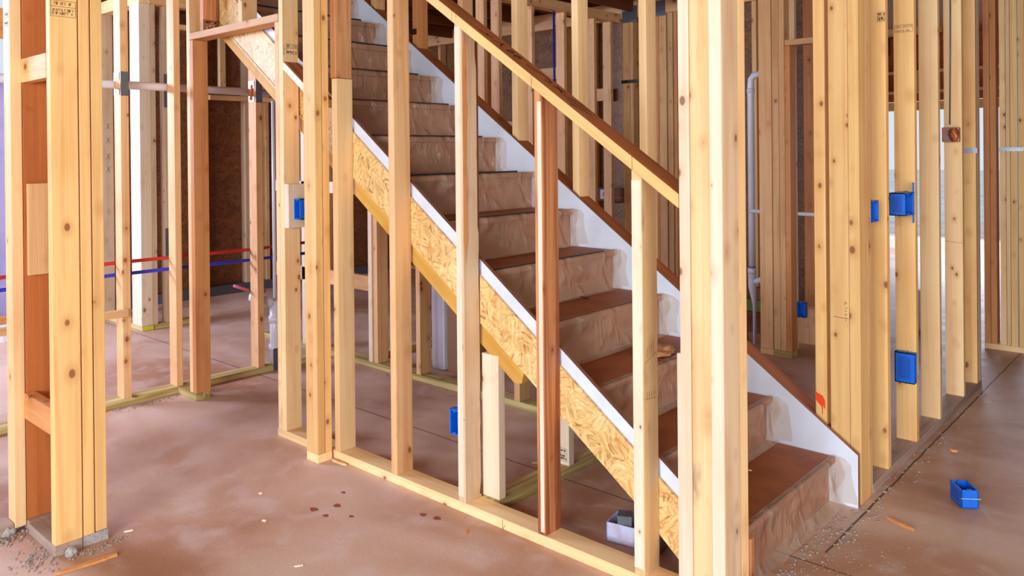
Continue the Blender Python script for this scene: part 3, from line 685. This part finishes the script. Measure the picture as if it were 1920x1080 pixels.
# ------------------------------------------------------------------ staircase
RISE, RUN, XN1 = 0.1839, 0.256, -1.1433
NST = 13
YL, YR = 2.272, 3.163
st = empty('staircase', (-1.1, 2.7, 0), 'long straight staircase wrapped in plastic film over brown paper, with white skirts', 'staircase')
def nose(k): return XN1 - RUN * (k - 1), RISE * k
rnd = random.Random(3)
for k in range(1, NST + 1):
    xn, z = nose(k)
    YL = 2.304 if k == 1 else 2.272
    build('tread', boxbm(xn - RUN - 0.03, xn, YL, YR, z - 0.026, z), M['paper'], (xn, YL, z), None, st, 0.007)
    build('riser', boxbm(xn - 0.045, xn - 0.028, YL, YR, z - RISE + (0 if k > 1 else 0.0), z - 0.027), M['paper'], (xn, YL, z - RISE), None, st)
    # dark strip painting the thin shadow under the lifted covering at the nosing
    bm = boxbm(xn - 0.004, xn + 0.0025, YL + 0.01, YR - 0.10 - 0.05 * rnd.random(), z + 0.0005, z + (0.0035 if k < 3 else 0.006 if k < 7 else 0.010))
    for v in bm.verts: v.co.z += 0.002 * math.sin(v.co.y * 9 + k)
    build('nosing_shade', bm, M['black'] if k > 4 else M['darkwood'], (xn, YL, z), None, st)
    # film draped over nosing and riser
    bm = bmesh.new(); nu, nv = 64, 26
    seed = k * 7.7
    grid = []
    for j in range(nv + 1):
        t = j / nv
        row = []
        for i in range(nu + 1):
            s = i / nu
            y = YL + 0.004 + s * (YR - YL - 0.006)
            # profile: on the tread, over the nose, down the riser, out on the next tread
            if t < 0.16: px, pz = xn - 0.016 + 0.016 * t / 0.16, z + 0.0045
            elif t < 0.26:
                a = (t - 0.16) / 0.10 * math.pi / 2
                px, pz = xn + 0.012 * math.sin(a), z + 0.0045 - 0.014 * (1 - math.cos(a))
            elif t < 0.88:
                q = (t - 0.26) / 0.62
                px, pz = xn + 0.012 - 0.012 * math.sin(q * 1.6) + 0.020 * q ** 3, z - 0.0095 - q * (RISE - 0.018)
            else:
                q = (t - 0.88) / 0.12
                px, pz = xn + 0.022 + 0.008 * q, z - RISE + 0.0085 - 0.004 * q
            w1 = noise.noise(Vector((y * 7 + seed, pz * 14, seed))) + 0.5 * noise.noise(Vector((y * 19 + seed, pz * 23, seed * 2)))
            amp = 0.016 * max(0, math.sin(min(1, max(0, (t - 0.2) / 0.7)) * math.pi))
            dirx = w1 * amp
            # folds gathering towards the right end
            fold = max(0, (s - 0.78) / 0.22)
            dirx += fold * amp * 1.6 * math.sin(s * 60 + pz * 25 + seed)
            if k == 1 and t > 0.5:
                dirx += 0.016 * (t - 0.5) * 2 * noise.noise(Vector((y * 11, pz * 9, 4.2))) + 0.012 * (t - 0.5)
            row.append(bm.verts.new((px + max(dirx, -0.006), y, max(pz, 0.003))))
        grid.append(row)
    for j in range(nv):
        for i in range(nu): bm.faces.new((grid[j][i], grid[j][i + 1], grid[j + 1][i + 1], grid[j + 1][i]))
    build('plastic_film', bm, M['film'], (xn, YL, z), None, st, smooth=True)
    # loose end of the film, pushed forward along the face of the far skirt
    bm = bmesh.new(); pv = None
    reach = rnd.uniform(0.035, 0.065)
    for i in range(25):
        t = i / 24
        zz = z + 0.003 - t * (RISE - 0.012)
        rr = min(1, (t / 0.16) ** 0.5 if t < 0.16 else 1) * (1 + 0.45 * max(0, t - 0.6) - 0.25 * math.sin(t * 3.1 + k * 1.3) * t)
        ex = reach * max(rr, 0.02)
        r_ = []
        for jj in range(13):
            q = jj / 12
            ang = q * math.pi / 2
            yy = YR - 0.040 + 0.0385 * math.sin(ang)
            xx = xn + 0.014 + ex * (1 - math.cos(ang)) + 0.003 * math.sin(q * 9 + t * 6 + k)
            r_.append(bm.verts.new((xx, yy, zz)))
        if pv:
            for a_ in range(12): bm.faces.new((pv[a_], pv[a_ + 1], r_[a_ + 1], r_[a_]))
        pv = r_
    build('film_end', bm, M['film_end'], (xn, YR, z), None, st, smooth=True)

# skirts, strand board, ledger
def nskirt(x): return 0.767 + 0.7195 * (-1.914 - x)
XT = -4.45
mfn = lambda f: 1 if (f.normal.z > 0.5 or f.normal.x > 0.9) else 0
slope_m = math.pi / 2 + math.atan(0.715)
prism('far_skirt', [(-1.060, 0.0), (-1.060, 0.206), (XT, sk(XT)), (XT, sk(XT) - 0.42), (-1.55, 0.0)], 3.166, 3.185, [M['white'], M['mdf']], None, st, 0.0012, mfn)
prism('near_skirt', [(-1.26, nskirt(-1.26) - 0.09), (-1.26, nskirt(-1.26)), (XT, nskirt(XT)), (XT, nskirt(XT) - 0.09)], 2.249, 2.268, [M['white'], M['mdf']], None, st, 0.0012, mfn)
ot = lambda x: nskirt(x) - 0.052 - 0.004
ob = [(-1.26, 0.045), (-1.478, 0.225), (-1.913, 0.531), (-2.186, 0.722), (-2.989, 1.277), (XT, 1.277 + 0.69 * (-2.989 - XT))]
prism('strand_board_side', [(-1.26, ot(-1.26))] + [(XT, ot(XT))] + ob[::-1], 2.2355, 2.2475, M['osb'], None, st, 0.0)
lb = lambda x: 0.514 + 0.700 * (-2.027 - x)
prism('ledger', [(-1.985, lb(-1.985) + 0.03), (-2.02, lb(-2.02)), (XT, lb(XT)), (XT, lb(XT) + 0.13), (-1.97, lb(-1.97) + 0.10)], 2.252, 2.290, M['ledger'], slope_m, st, 0.002)
cz = lambda x: 0.184 + 0.719 * (-1.143 - x) - 0.25
prism('carriage', [(-1.62, 0.02), (XT, cz(XT) - 0.14), (XT, cz(XT)), (-1.55, cz(-1.55))], 3.125, 3.163, M['tan'], slope_m, st, 0.002)
# green printed line on the strand board
ink([o for o in COL.objects if o.name.startswith('strand_board')][0], [[(0, 0), (-.03, -.045)]], (-2.935, 2.2355, 1.395), (1, 0, 0), (0, 0, 1), 0.003, name='printed_line', mat='greenscrap')
ink([o for o in COL.objects if o.name.startswith('strand_board')][0], [[(0, 0), (.9, -.62)]], (-4.30, 2.2355, 1.277 + 0.69 * (4.30 - 2.989) + .012), (1, 0, 0), (0, 0, 1), 0.005, name='printed_line', mat='greenscrap')

# crumpled paper on third tread, splinters on treads
x4, z4 = nose(3)
bm = bmesh.new()
bmesh.ops.create_icosphere(bm, subdivisions=4, radius=1)
for v in bm.verts:
    d = 1 + 0.35 * noise.noise(v.co * 3.1) + 0.15 * noise.noise(v.co * 9)
    v.co = Vector((v.co.x * 0.075 * d - 1.765, v.co.y * 0.10 * d + 2.84, max(0.0, v.co.z * 0.028 * d) + z4 + 0.006))
o = build('crumpled_paper', bm, M['paper'] if False else plain('torn_paper', (196, 130, 84), 0.7, var=0.7, scale=25, bump=0.5), (-1.765, 2.84, z4 + .006), smooth=True)
finish(o, 'crumpled torn brown paper lying on the third tread', 'paper')

def splinter(name, x, y, z, L, wd, h, ang, mat, label, cat='wood chip', group=None):
    bm = bmesh.new()
    c, s = math.cos(ang), math.sin(ang)
    prof = [(-0.5, 0.12), (-0.25, 0.5), (0.3, 0.45), (0.42, 0.3), (0.5, 0.35)]
    rows = []
    for a, b in prof:
        r_ = []
        for (q, hz) in ((-b, 0), (b, 0), (b * 0.8, h), (-b * 0.6, h * 0.8)):
            lx, ly = a * L, q * wd
            r_.append(bm.verts.new((x + lx * c - ly * s, y + lx * s + ly * c, z + 0.0005 + hz)))
        rows.append(r_)
    for a, b in zip(rows, rows[1:]):
        for i in range(4): bm.faces.new((a[i], a[(i + 1) % 4], b[(i + 1) % 4], b[i]))
    bm.faces.new(rows[0][::-1]); bm.faces.new(rows[-1])
    return finish(build(name, bm, M[mat], (x, y, z)), label, cat, group)
splinter('wood_chip', -1.33, 2.80, RISE + .005, 0.014, 0.008, 0.003, 0.5, 'cream', 'tiny pale chip in the middle of the lowest tread')
splinter('wood_chip', -1.24, 2.40, RISE + .005, 0.05, 0.004, 0.003, 0.3, 'orange', 'thin splinter on the lowest tread beside the near post')
splinter('wood_chip', -2.12, 2.83, RISE * 4 + .005, 0.09, 0.006, 0.004, -0.5, 'black', 'dark splinter on the fourth tread')
splinter('wood_shard', -2.89, 1.03, 0, 0.19, 0.030, 0.007, 1.47, 'orange', 'long orange wood shard on the floor at bottom left')
splinter('wood_chip', -3.395, 0.78, 0, 0.08, 0.018, 0.005, 1.2, 'orange', 'orange chip against the plate at the left edge')
for i, (x, y, L, a) in enumerate([(-3.048 + .02, 1.245 - .02, 0.030, 1.2), (-2.334, 1.50, 0.030, 1.0), (-2.077, 2.044, 0.032, 2.2), (-2.72, 1.60, 0.018, 0.4), (-2.95, 1.72, 0.015, 0.9)]):
    splinter('wood_chip', x, y, 0, L, 0.010, 0.004, a, 'pale' if i != 2 else 'orange',
             ['small white chip on the floor right of the big near left post', 'pale chip on the floor at the bottom edge of the photo', 'orange chip on the floor in front of the rail wall plate',
              'tiny chip on the open floor in the middle left', 'tiny chip on the open floor, further back'][i])
splinter('wood_chip', -2.97, 2.122, 0.0, 0.10, 0.012, 0.008, 0.05, 'cream', 'pale splinter lying along the left end of the long rail wall plate')
splinter('wood_chip', -2.28, 2.72, 0.0, 0.09, 0.014, 0.006, 0.9, 'cream', 'pale curl of wood under the stairs left of the reddish stud')
splinter('wood_shard', -0.90, 3.13, 0, 0.11, 0.012, 0.010, -0.35, 'orange', 'thin brown stick on the floor in front of the stair skirt')
splinter('wood_chip', -0.93, 4.05, 0, 0.03, 0.02, 0.010, 0.3, 'orange', 'orange chip beside the right wall plate')
bm = bmesh.new()
for (x, y, r) in [(-2.62, 1.86, .016), (-2.58, 1.78, .012), (-2.66, 1.78, .018), (-2.50, 1.84, .010), (-2.30, 2.03, .014), (-2.24, 2.045, .016), (-2.70, 1.95, .010)]:
    vs = [bm.verts.new((x + r * (1 + .25 * math.sin(3 * a + x * 50)) * math.cos(a), y + r * .8 * math.sin(a), 0.0012)) for a in [i * math.pi / 8 for i in range(16)]]
    bm.faces.new(vs)
finish(build('paint_drips', bm, M['reddrip']), 'row of small dull red drips on the floor before the rail wall', 'stain', kind='stuff')

# cement crumbs: nobody could count them
bm = bmesh.new()
def crumb(x, y, r, z=0):
    res = bmesh.ops.create_icosphere(bm, subdivisions=1, radius=r)
    sc = Vector((rnd.uniform(.7, 1.4), rnd.uniform(.7, 1.4), rnd.uniform(.4, .8)))
    for v in res['verts']: v.co = Vector((v.co.x * sc.x + x, v.co.y * sc.y + y, v.co.z * sc.z + z + r * .3))
for i in range(150):
    t = rnd.random(); crumb(-1.02 + rnd.gauss(0, .03), 2.85 + t * 2.4 * rnd.random(), rnd.uniform(.002, .007))
for i in range(150): crumb(-1.10 + abs(rnd.gauss(0, .05)) + .0, rnd.uniform(2.33, 3.1), rnd.uniform(.002, .006))
for i in range(120): crumb(-0.95 + rnd.gauss(0, .15), 2.75 + rnd.gauss(0, .2), rnd.uniform(.0015, .004))
for i in range(130): crumb(-3.05 + rnd.gauss(0, .05), 0.93 + rnd.gauss(0, .03), rnd.uniform(.002, .006))
for i in range(120): crumb(-3.31 + rnd.gauss(0, .03), 0.90 + rnd.gauss(0, .04), rnd.uniform(.002, .008))
for i in range(80): crumb(-3.0 + abs(rnd.gauss(0, .02)), rnd.uniform(1.0, 1.2), rnd.uniform(.002, .005))
for i in range(140): crumb(-4.53 + abs(rnd.gauss(0, .03)), rnd.uniform(1.75, 2.13), rnd.uniform(.002, .006))
for i in range(60): crumb(rnd.uniform(-4.0, -2.9), 3.19 - abs(rnd.gauss(0, .04)), rnd.uniform(.002, .005))
finish(build('cement_crumbs', bm, M['crumb']), 'scattered grey cement crumbs along the plates and the floor joint', 'debris', kind='stuff')
# lumps at the near left corner
for i, (x, y, r) in enumerate([(-3.005, 1.02, .018), (-3.34, .92, .022)]):
    bm = bmesh.new(); bmesh.ops.create_icosphere(bm, subdivisions=3, radius=r)
    for v in bm.verts: v.co = v.co * (1 + .4 * noise.noise(v.co * 60)); v.co += Vector((x, y, r * .5))
    for v in bm.verts: v.co.z = max(v.co.z, 0)
    finish(build('cement_lump', bm, M['concrete_block'], (x, y, 0)), ['rough cement lump against the foot of the big near left post', 'rough cement lump in front of the leftmost near post'][i], 'debris')

# ------------------------------------------------------------------ right wall
board('bottom_plate', (-1.149, -1.060, 3.346, 5.27, 0, 0.038), 'dusty', 'long dusty floor plate of the right wall', 'plate')
rc = empty('corner_post', (-1.12, 3.25, 0), 'broad right hand post of nailed studs at the end of the white stair skirt', 'post')
cb = board('post_stud', (-1.178, -1.103, 3.208, 3.297, 0.0, TOP), 'yellow', parent=rc)
board('post_stud', (-1.102, -1.061, 3.207, 3.297, 0.0, TOP), 'yellow', parent=rc)
board('post_stud', (-1.149, -1.061, 3.300, 3.343, 0.0, TOP), 'tan', parent=rc)
ink(cb, [[(0, 0), (.06, -.004)], [(.045, -.012), (.052, -.012)], [(.045, -.004), (.052, .0)], [(.046, .008), (.052, .012), (.046, .016)], [(.046, .024), (.053, .028)], [(.046, .034), (.054, .040)], [(.046, .048), (.046, .062), (.054, .056)]], (-1.165, 3.208, 0.726), (1, 0, 0), (0, 0, 1), 0.0016, name='handwriting')
GR = 'studs of the right wall'
labs = ['first single stud of the right wall, beside the broad post, with a narrow blue box',
        'second single stud of the right wall, carrying a high and a low blue box',
        'third single stud of the right wall, clean face with paired knots near the foot',
        'fourth single stud of the right wall, with the clear box and coiled wires',
        'fifth stud of the right wall, last before the bright gap, with a steel strap']
ys = [3.540, 3.955, 4.362, 4.842, 5.160]
mats = ['yellow', 'yellow', 'cream', 'cream', 'yellow']
rs = [board('wall_stud', (-1.149, -1.060, y, y + .038, 0.038, TOP), m, l, 'stud', GR) for y, m, l in zip(ys, mats, labs)]
board('end_stud', (-1.149, -1.060, 5.200, 5.262, 0.038, TOP), 'pale', 'pale doubled stud closing the far end of the right wall', 'stud')
ink(rs[1], stamp_strokes(0.078, 0.034, 31, 2), (-1.143, 3.955, 1.932), (1, 0, 0), (0, 0, 1), 0.0012, name='lumber_stamp')
ink(rs[0], stamp_strokes(0.028, 0.038, 32, 3), (-1.090, 3.540, 1.930), (1, 0, 0), (0, 0, 1), 0.0012, name='lumber_stamp')
ink(rs[3], [[(0, 0), (.085, -.006)]], (-1.147, 4.842, 0.88), (1, 0, 0), (0, 0, 1), 0.0014, name='pencil_line')
tube('cable', [(-1.10, 4.800, 2.58), (-1.105, 4.80, 1.9), (-1.110, 4.80, 1.52)], 0.004, 'steeldark', None, 6, label='thin grey cable hanging down between the third and fourth right studs', cat='cable')

def elec_box(loc, size, open_dir, label, tilt=None, n_clamp=0):
    """nail-on box: four walls, back, open towards open_dir ('+x','-y','+z')"""
    L_, W_, D_ = size   # height z, width, depth
    e = empty('electrical_box', loc, label, 'electrical box', None)
    t = 0.004
    bm = bmesh.new()
    boxbm(-W_ / 2, W_ / 2, D_ - t, D_, 0, L_, bm)
    boxbm(-W_ / 2, -W_ / 2 + t, 0, D_, 0, L_, bm); boxbm(W_ / 2 - t, W_ / 2, 0, D_, 0, L_, bm)
    boxbm(-W_ / 2, W_ / 2, 0, D_, 0, t, bm); boxbm(-W_ / 2, W_ / 2, 0, D_, L_ - t, L_, bm)
    me = bpy.data.meshes.new('box_shell'); bm.to_mesh(me); bm.free(); me.materials.append(M['blue'])
    o = bpy.data.objects.new('box_shell', me); COL.objects.link(o); o.parent = e
    bm = bmesh.new()
    for z in (L_ * .04, L_ * .90):
        boxbm(-W_ * .14, W_ * .14, -0.0015, 0.02, z, z + L_ * .07, bm)
    for sx_ in (-1, 1): boxbm(sx_ * W_ / 2 - .0012, sx_ * W_ / 2 + .0012, D_ * .2, D_ * .8, L_ * .15, L_ * .85, bm)
    me = bpy.data.meshes.new('screw_boss'); bm.to_mesh(me); bm.free(); me.materials.append(M['blueshade'])
    o = bpy.data.objects.new('screw_boss', me); COL.objects.link(o); o.parent = e
    for z in (L_ + .003, -.003):
        bm = tubebm([(-W_ * .55, D_ * .45, z), (W_ * .62, D_ * .45, z)], 0.0018, 6)
        me = bpy.data.meshes.new('nail'); bm.to_mesh(me); bm.free(); me.materials.append(M['steel'])
        o = bpy.data.objects.new('nail', me); COL.objects.link(o); o.parent = e
    rz = {'-y': 0, '+x': math.pi / 2, '+y': math.pi, '-x': -math.pi / 2}[open_dir]
    e.rotation_euler = (tilt or (0, 0, 0))[:2] + ((tilt or (0, 0, 0))[2] + rz,)
    return e
elec_box((-2.249, 2.152, 0.288), (0.098, 0.052, 0.075), '-y', 'blue box low on the left side of the bark-edged rail stud')
elec_box((-3.350, 2.165, 1.075), (0.099, 0.05, 0.060), '-y', 'blue box high on the doorway post, beside the double column')
elec_box((-1.062, 3.395, 1.094), (0.086, 0.095, 0.070), '+x', 'narrow blue box between the broad right post and the first single stud')
elec_box((-1.062, 3.880, 1.09), (0.102, 0.145, 0.068), '+x', 'large ribbed blue box high on the second stud of the right wall')
elec_box((-1.058, 3.935, 0.312), (0.14, 0.036, 0.085), '+x', 'plain blue box low on the second stud of the right wall')
board('wall_stud', (-2.545, -2.475, 5.64, 5.73, 0.0, 2.7), 'tan', 'dim stud behind the upright white vent pipe', 'stud')
elec_box((-2.500, 5.588, 1.02), (0.10, 0.05, 0.05), '-y', 'small dark blue box beside the white vent pipe behind the near post')
elec_box((-2.125, 5.26, 0.26), (0.10, 0.05, 0.05), '-y', 'small dark blue box low, right of the middle post')
fb = elec_box((-0.775, 3.50, 0.0), (0.10, 0.062, 0.070), '-y', 'loose blue box lying open side up on the floor at right')
fb.rotation_euler = (-math.pi / 2, 0, 0.62); fb.location = (-0.735, 3.44, 0.073)
# steel wing clips on the big box
for z0, z1 in ((1.205, 1.25), (1.055, 1.09)):
    bm = bmesh.new()
    a = [(-1.053, 3.93, z0), (-1.053, 3.955, z0 if z0 > 1.1 else z0), (-1.053, 3.95, z1), (-1.053, 3.942, z1)]
clip = board('box_clip', (-1.068, -1.063, 3.938, 3.953, 1.050, 1.235), 'blue', 'upright blue nail-on flange of the large ribbed blue box', 'bracket', bevel=0.001)
# clear box with coiled wires
e = empty('junction_box', (-1.08, 4.80, 1.42), 'clear plastic junction box with coiled brown wires on the fourth right stud', 'electrical box')
bx = plain('clear_brown_plastic', (176, 120, 104), 0.15, var=0.4, scale=40)
build('box_shell', boxbm(-1.150, -1.066, 4.800, 4.838, 1.425, 1.505), bx, (-1.08, 4.8, 1.42), None, e, 0.004)
pts = [(-1.09 + .022 * math.cos(t * .9) + .004 * math.sin(t * 3), 4.793 - .004 * math.sin(t * 2), 1.462 + .034 * math.sin(t * .9 + .5 * math.sin(t))) for t in [i * .35 for i in range(60)]]
build('wire_coil', tubebm(pts, 0.003, 6), M['darkwood'], (-1.08, 4.8, 1.42), None, e, smooth=True)
pts = [(-1.085, 4.79, 1.50), (-1.09, 4.785, 1.48), (-1.075, 4.785, 1.455), (-1.085, 4.786, 1.43)]
build('wire_cap', tubebm(pts, [0.006, .010, .012, .009], 8), M['copper'], (-1.08, 4.8, 1.42), None, e, smooth=True)
board('steel_strap', (-1.120, -1.052, 5.156, 5.159, 1.362, 1.392), 'steel', 'steel strap across the fifth stud of the right wall', 'strap', bevel=0)

# far right framing
fr = empty('built_up_post', (-1.12, 6.32, 0), 'distant group of nailed studs at the right edge with a steel strap', 'post')
for x0, x1, m in [(-1.245, -1.207, 'orange'), (-1.205, -1.168, 'orange'), (-1.148, -1.112, 'cream'), (-1.110, -1.086, 'cream'), (-1.084, -1.046, 'yellow'), (-1.040, -1.000, 'yellow')]:
    board('post_stud', (x0, x1, 6.285, 6.374, 0.038, 2.7), m, parent=fr)
board('base_plate', (-1.245, -1.0, 6.28, 6.375, 0, 0.038), 'cream', parent=fr)
board('strap', (-1.15, -0.998, 6.279, 6.283, 1.366, 1.392), 'steel', parent=fr, bevel=0)
board('corner_bead', (-1.0445, -1.0415, 6.281, 6.284, 0.04, 2.7), 'steel', parent=fr, bevel=0)

# middle post behind the stairs
mc = empty('built_up_post', (-2.25, 5.2, 0), 'thick post of nailed studs behind the stairs, left of the paint-splashed stud', 'post')
for x0, x1, m, z in [(-2.367, -2.278, 'tan', 2.7), (-2.272, -2.226, 'tan', 2.7), (-2.224, -2.186, 'tan', 2.7), (-2.184, -2.148, 'orange', 2.084)]:
    board('post_stud', (x0, x1, 5.164, 5.253, 0.04, z), m, parent=mc)
board('post_stud', (-2.190, -2.152, 5.255, 5.29, 0.04, 2.7), 'grey', parent=mc)
board('base_plate', (-2.370, -2.275, 5.166, 5.255, 0, 0.038), 'tan', parent=mc)
board('base_plate', (-2.272, -2.148, 5.160, 5.255, 0, 0.038), 'treated', parent=mc)
board('door_header', (-2.183, -1.25, 5.166, 5.253, 2.086, 2.124), 'tan', 'horizontal board over the opening behind the stairs, right of the middle post', 'header')
vp = empty('vent_pipe', (-2.53, 5.40, 0.2), 'upright white pipe with an elbow on top, behind the near post', 'pipe')
tube('pipe_body', [(-2.535, 5.40, 0.55), (-2.535, 5.40, 1.86), (-2.53, 5.40, 1.90), (-2.51, 5.40, 1.925), (-2.46, 5.40, 1.935)], 0.024, 'pvc', vp, 16)
tube('pipe_collar', [(-2.535, 5.40, 1.80), (-2.535, 5.40, 1.835)], 0.028, 'pvc', vp, 16)
tube('pipe_collar', [(-2.535, 5.40, 0.54), (-2.535, 5.40, 0.50)], 0.031, 'pvc', vp, 16)
tube('primer_ring', [(-2.535, 5.40, 0.555), (-2.535, 5.40, 0.545)], 0.026, 'purple', vp, 16)
tube('pipe_wye', [(-2.535, 5.40, 0.50), (-2.535, 5.40, 0.40), (-2.52, 5.40, 0.28), (-2.52, 5.40, 0.0)], [0.03, 0.028, 0.012, 0.012], 'pvc', vp, 14)
tube('pipe_arm', [(-2.53, 5.40, 0.44), (-2.44, 5.40, 0.47)], 0.022, 'pvc', vp, 14)
tube('horizontal_pipe', [(-2.50, 5.302, 0.96), (-1.75, 5.302, 0.95)], 0.014, 'pvc', None, 10, label='thin white horizontal pipe passing behind the middle post', cat='pipe')
tube('water_pipe', [(-2.66, 5.5, 0.6), (-2.62, 5.45, 0.38), (-2.60, 5.44, 0.0)], 0.012, 'pexred', None, 8, label='red pipe drooping left of the upright white vent pipe', cat='pipe')
# rubbish behind
for i, (b, m, lab) in enumerate([
    ((-3.0, -2.45, 5.71, 5.80, 0.162, 0.25), 'greenscrap', 'green edged board on the scrap heap behind the near post'),
    ((-3.0, -2.40, 5.70, 5.80, 0.0, 0.16), 'darkwood', 'dark timber at the bottom of the scrap heap behind the near post'),
    ((-2.70, -2.55, 5.72, 5.80, 0.252, 0.34), 'brownbox', 'small brown carton on the scrap heap behind the near post'),
    ((-2.32, -2.12, 5.62, 5.72, 0.0, 0.25), 'tan', 'short board on the scrap pile right of the middle post'),
    ((-2.10, -1.98, 5.60, 5.72, 0.0, 0.26), 'darkwood', 'dark bag-like block on the scrap pile right of the middle post')]):
    board('scrap_board', b, m, lab, 'board')
board('storage_box', (-1.80, -1.68, 6.6, 6.7, 0.0, 0.30), 'wrapwhite', 'small pale box on the floor seen between painted stud and broad post', 'box')

# W5 wall behind stairs
G5 = 'studs of the room partition behind the stairs'
l5 = ['first dim stud of the partition above the rail, left of the handwriting', 'second dim stud of the partition above the rail handwriting', 'third dim partition stud, touching the sloped plate stud',
      'fourth dim partition stud, beside the blue riser pipe', 'fifth dim partition stud, right of the knotted sloped plate stud', 'sixth dim partition stud near the steel plates']
for i, y in enumerate([4.42, 4.59, 4.99, 5.42, 5.86, 6.12]):
    board('wall_stud', (-4.339, -4.25, y, y + .038, 0.038, TOP), 'tan', l5[i], 'stud', G5)
board('top_plate', (-4.339, -4.25, 3.4, 6.28, 2.602, 2.69), 'tan', 'top plate of the partition behind the stairs', 'plate')
board('bottom_plate', (-4.339, -4.25, 3.4, 6.28, 0, 0.038), 'treated', 'floor plate of the partition behind the stairs', 'plate')
tube('water_riser', [(-4.20, 5.22, 2.58), (-4.20, 5.22, 1.5), (-4.20, 5.225, 1.0), (-4.20, 5.22, 0.0)], 0.009, 'pexblue', None, 8, label='thin blue riser pipe behind the sloped rail', cat='pipe')
# back wall framing Y=6.3
GB = 'studs of the back wall behind the stairs'
bs = [(-7.20, -7.16), (-6.80, -6.76), (-6.42, -6.38), (-6.05, -6.01), (-5.64, -5.60), (-4.95, -4.91), (-4.62, -4.58), (-4.235, -4.16), (-4.155, -4.12), (-3.885, -3.845), (-3.842, -3.765), (-3.752, -3.70), (-3.69, -3.655), (-3.30, -3.26), (-2.945, -2.905), (-2.51, -2.43)]
for i, (x0, x1) in enumerate(bs):
    board('wall_stud', (x0, x1, 6.30, 6.389, 0.038, 2.64), 'tan' if i % 3 else 'orange', 'dim stud of the back wall, ' + ords[i] + ' from its left end', 'stud', GB)
board('top_plate', (-7.36, -2.40, 6.30, 6.389, 2.642, 2.80), 'tan', 'dim double top plate of the back wall behind the stairs', 'plate')
board('bottom_plate', (-7.36, -2.40, 6.30, 6.389, 0, 0.038), 'treated', 'floor plate of the back wall behind the stairs', 'plate')
for i, (x0, x1, z) in enumerate([(-5.60, -4.97, 2.13), (-4.57, -4.40, 1.88), (-6.00, -5.66, 1.6)]):
    board('blocking', (x0, x1, 6.31, 6.35, z, z + 0.12), 'tan', ['horizontal block high on the back wall beside the blue riser', 'horizontal block on the back wall near the steel plates', 'horizontal block on the back wall above the handwriting'][i], 'block')
board('tie_plate', (-4.235, -4.07, 6.293, 6.297, 2.60, 2.75), 'steeldark', 'grey steel plate on the back wall top plate, left one', 'bracket', bevel=0)
board('tie_plate', (-3.90, -3.77, 6.293, 6.297, 2.62, 2.76), 'steeldark', 'grey steel plate on the back wall top plate, right one', 'bracket', bevel=0)
board('steel_strap', (-4.25, -4.05, 6.290, 6.296, 2.03, 2.06), 'black', 'dark metal strap across the back wall studs, bright at its left end', 'strap', bevel=0)
board('blocking', (-4.578, -4.241, 6.302, 6.34, 0.91, 1.04), 'darkwood', 'dark block low on the back wall behind a red sticker', 'block')
o = board('red_label', (-4.51, -4.39, 6.298, 6.3015, 0.93, 1.02), 'wrapwhite', 'white sticker with a red blot low on the back wall', 'sticker', bevel=0)
build('red_blot', boxbm(-4.475, -4.43, 6.2945, 6.2975, .95, 1.0), M['pexred'], (-4.45, 6.288, .95)).name
rbz = [x for x in COL.objects if x.name.startswith('red_blot')][0]; rbz.parent = o; rbz.matrix_basis = o.matrix_basis.inverted() @ rbz.matrix_basis

# things under the stairs
bm = boxbm(-3.82, -3.69, 3.45, 3.72, 0.0, 0.80)
build_o = build('wrapped_appliance', bm, M['wrapwhite'], (-3.75, 3.5, 0), bevel=0.03)
finish(build_o, 'tall white wrapped box standing behind the rear wall under the stairs', 'box')
board('cardboard_box', (-3.685, -3.58, 3.47, 3.72, 0.0, 0.60), 'brownbox', 'brown cardboard box beside the tall white wrapped box', 'box', bevel=0.004)
# open carton of rubbish behind the last stud
e = empty('open_carton', (-1.56, 2.39, 0), 'small open white carton on the floor behind the stamped rail stud', 'box')
def ebox(name, b, mat, rotz=0.2):
    bm = boxbm(*b)
    o = build(name, bm, M[mat], (0, 0, 0)); o.parent = e; o.matrix_basis = Matrix.Rotation(rotz, 4, 'Z')
for b in [(-.10, .10, -.05, -.047, 0, .07), (-.10, .10, .047, .05, 0, .07), (-.10, -.097, -.05, .05, 0, .07), (.097, .10, -.05, .05, 0, .07), (-.1, .1, -.05, .05, 0, .004)]:
    ebox('carton_side', b, 'carton')
ebox('loose_can', (-.07, -.02, -.03, .02, .005, .10), 'steeldark', 0.5)
finish(build('floor_bucket', tubebm([(-6.9, 1.9, 0.0), (-6.9, 1.9, 0.10)], [0.08, 0.10], 20), M['pvc'], (-6.9, 1.9, 0)), 'low white tub on the floor between the near left posts', 'tub')
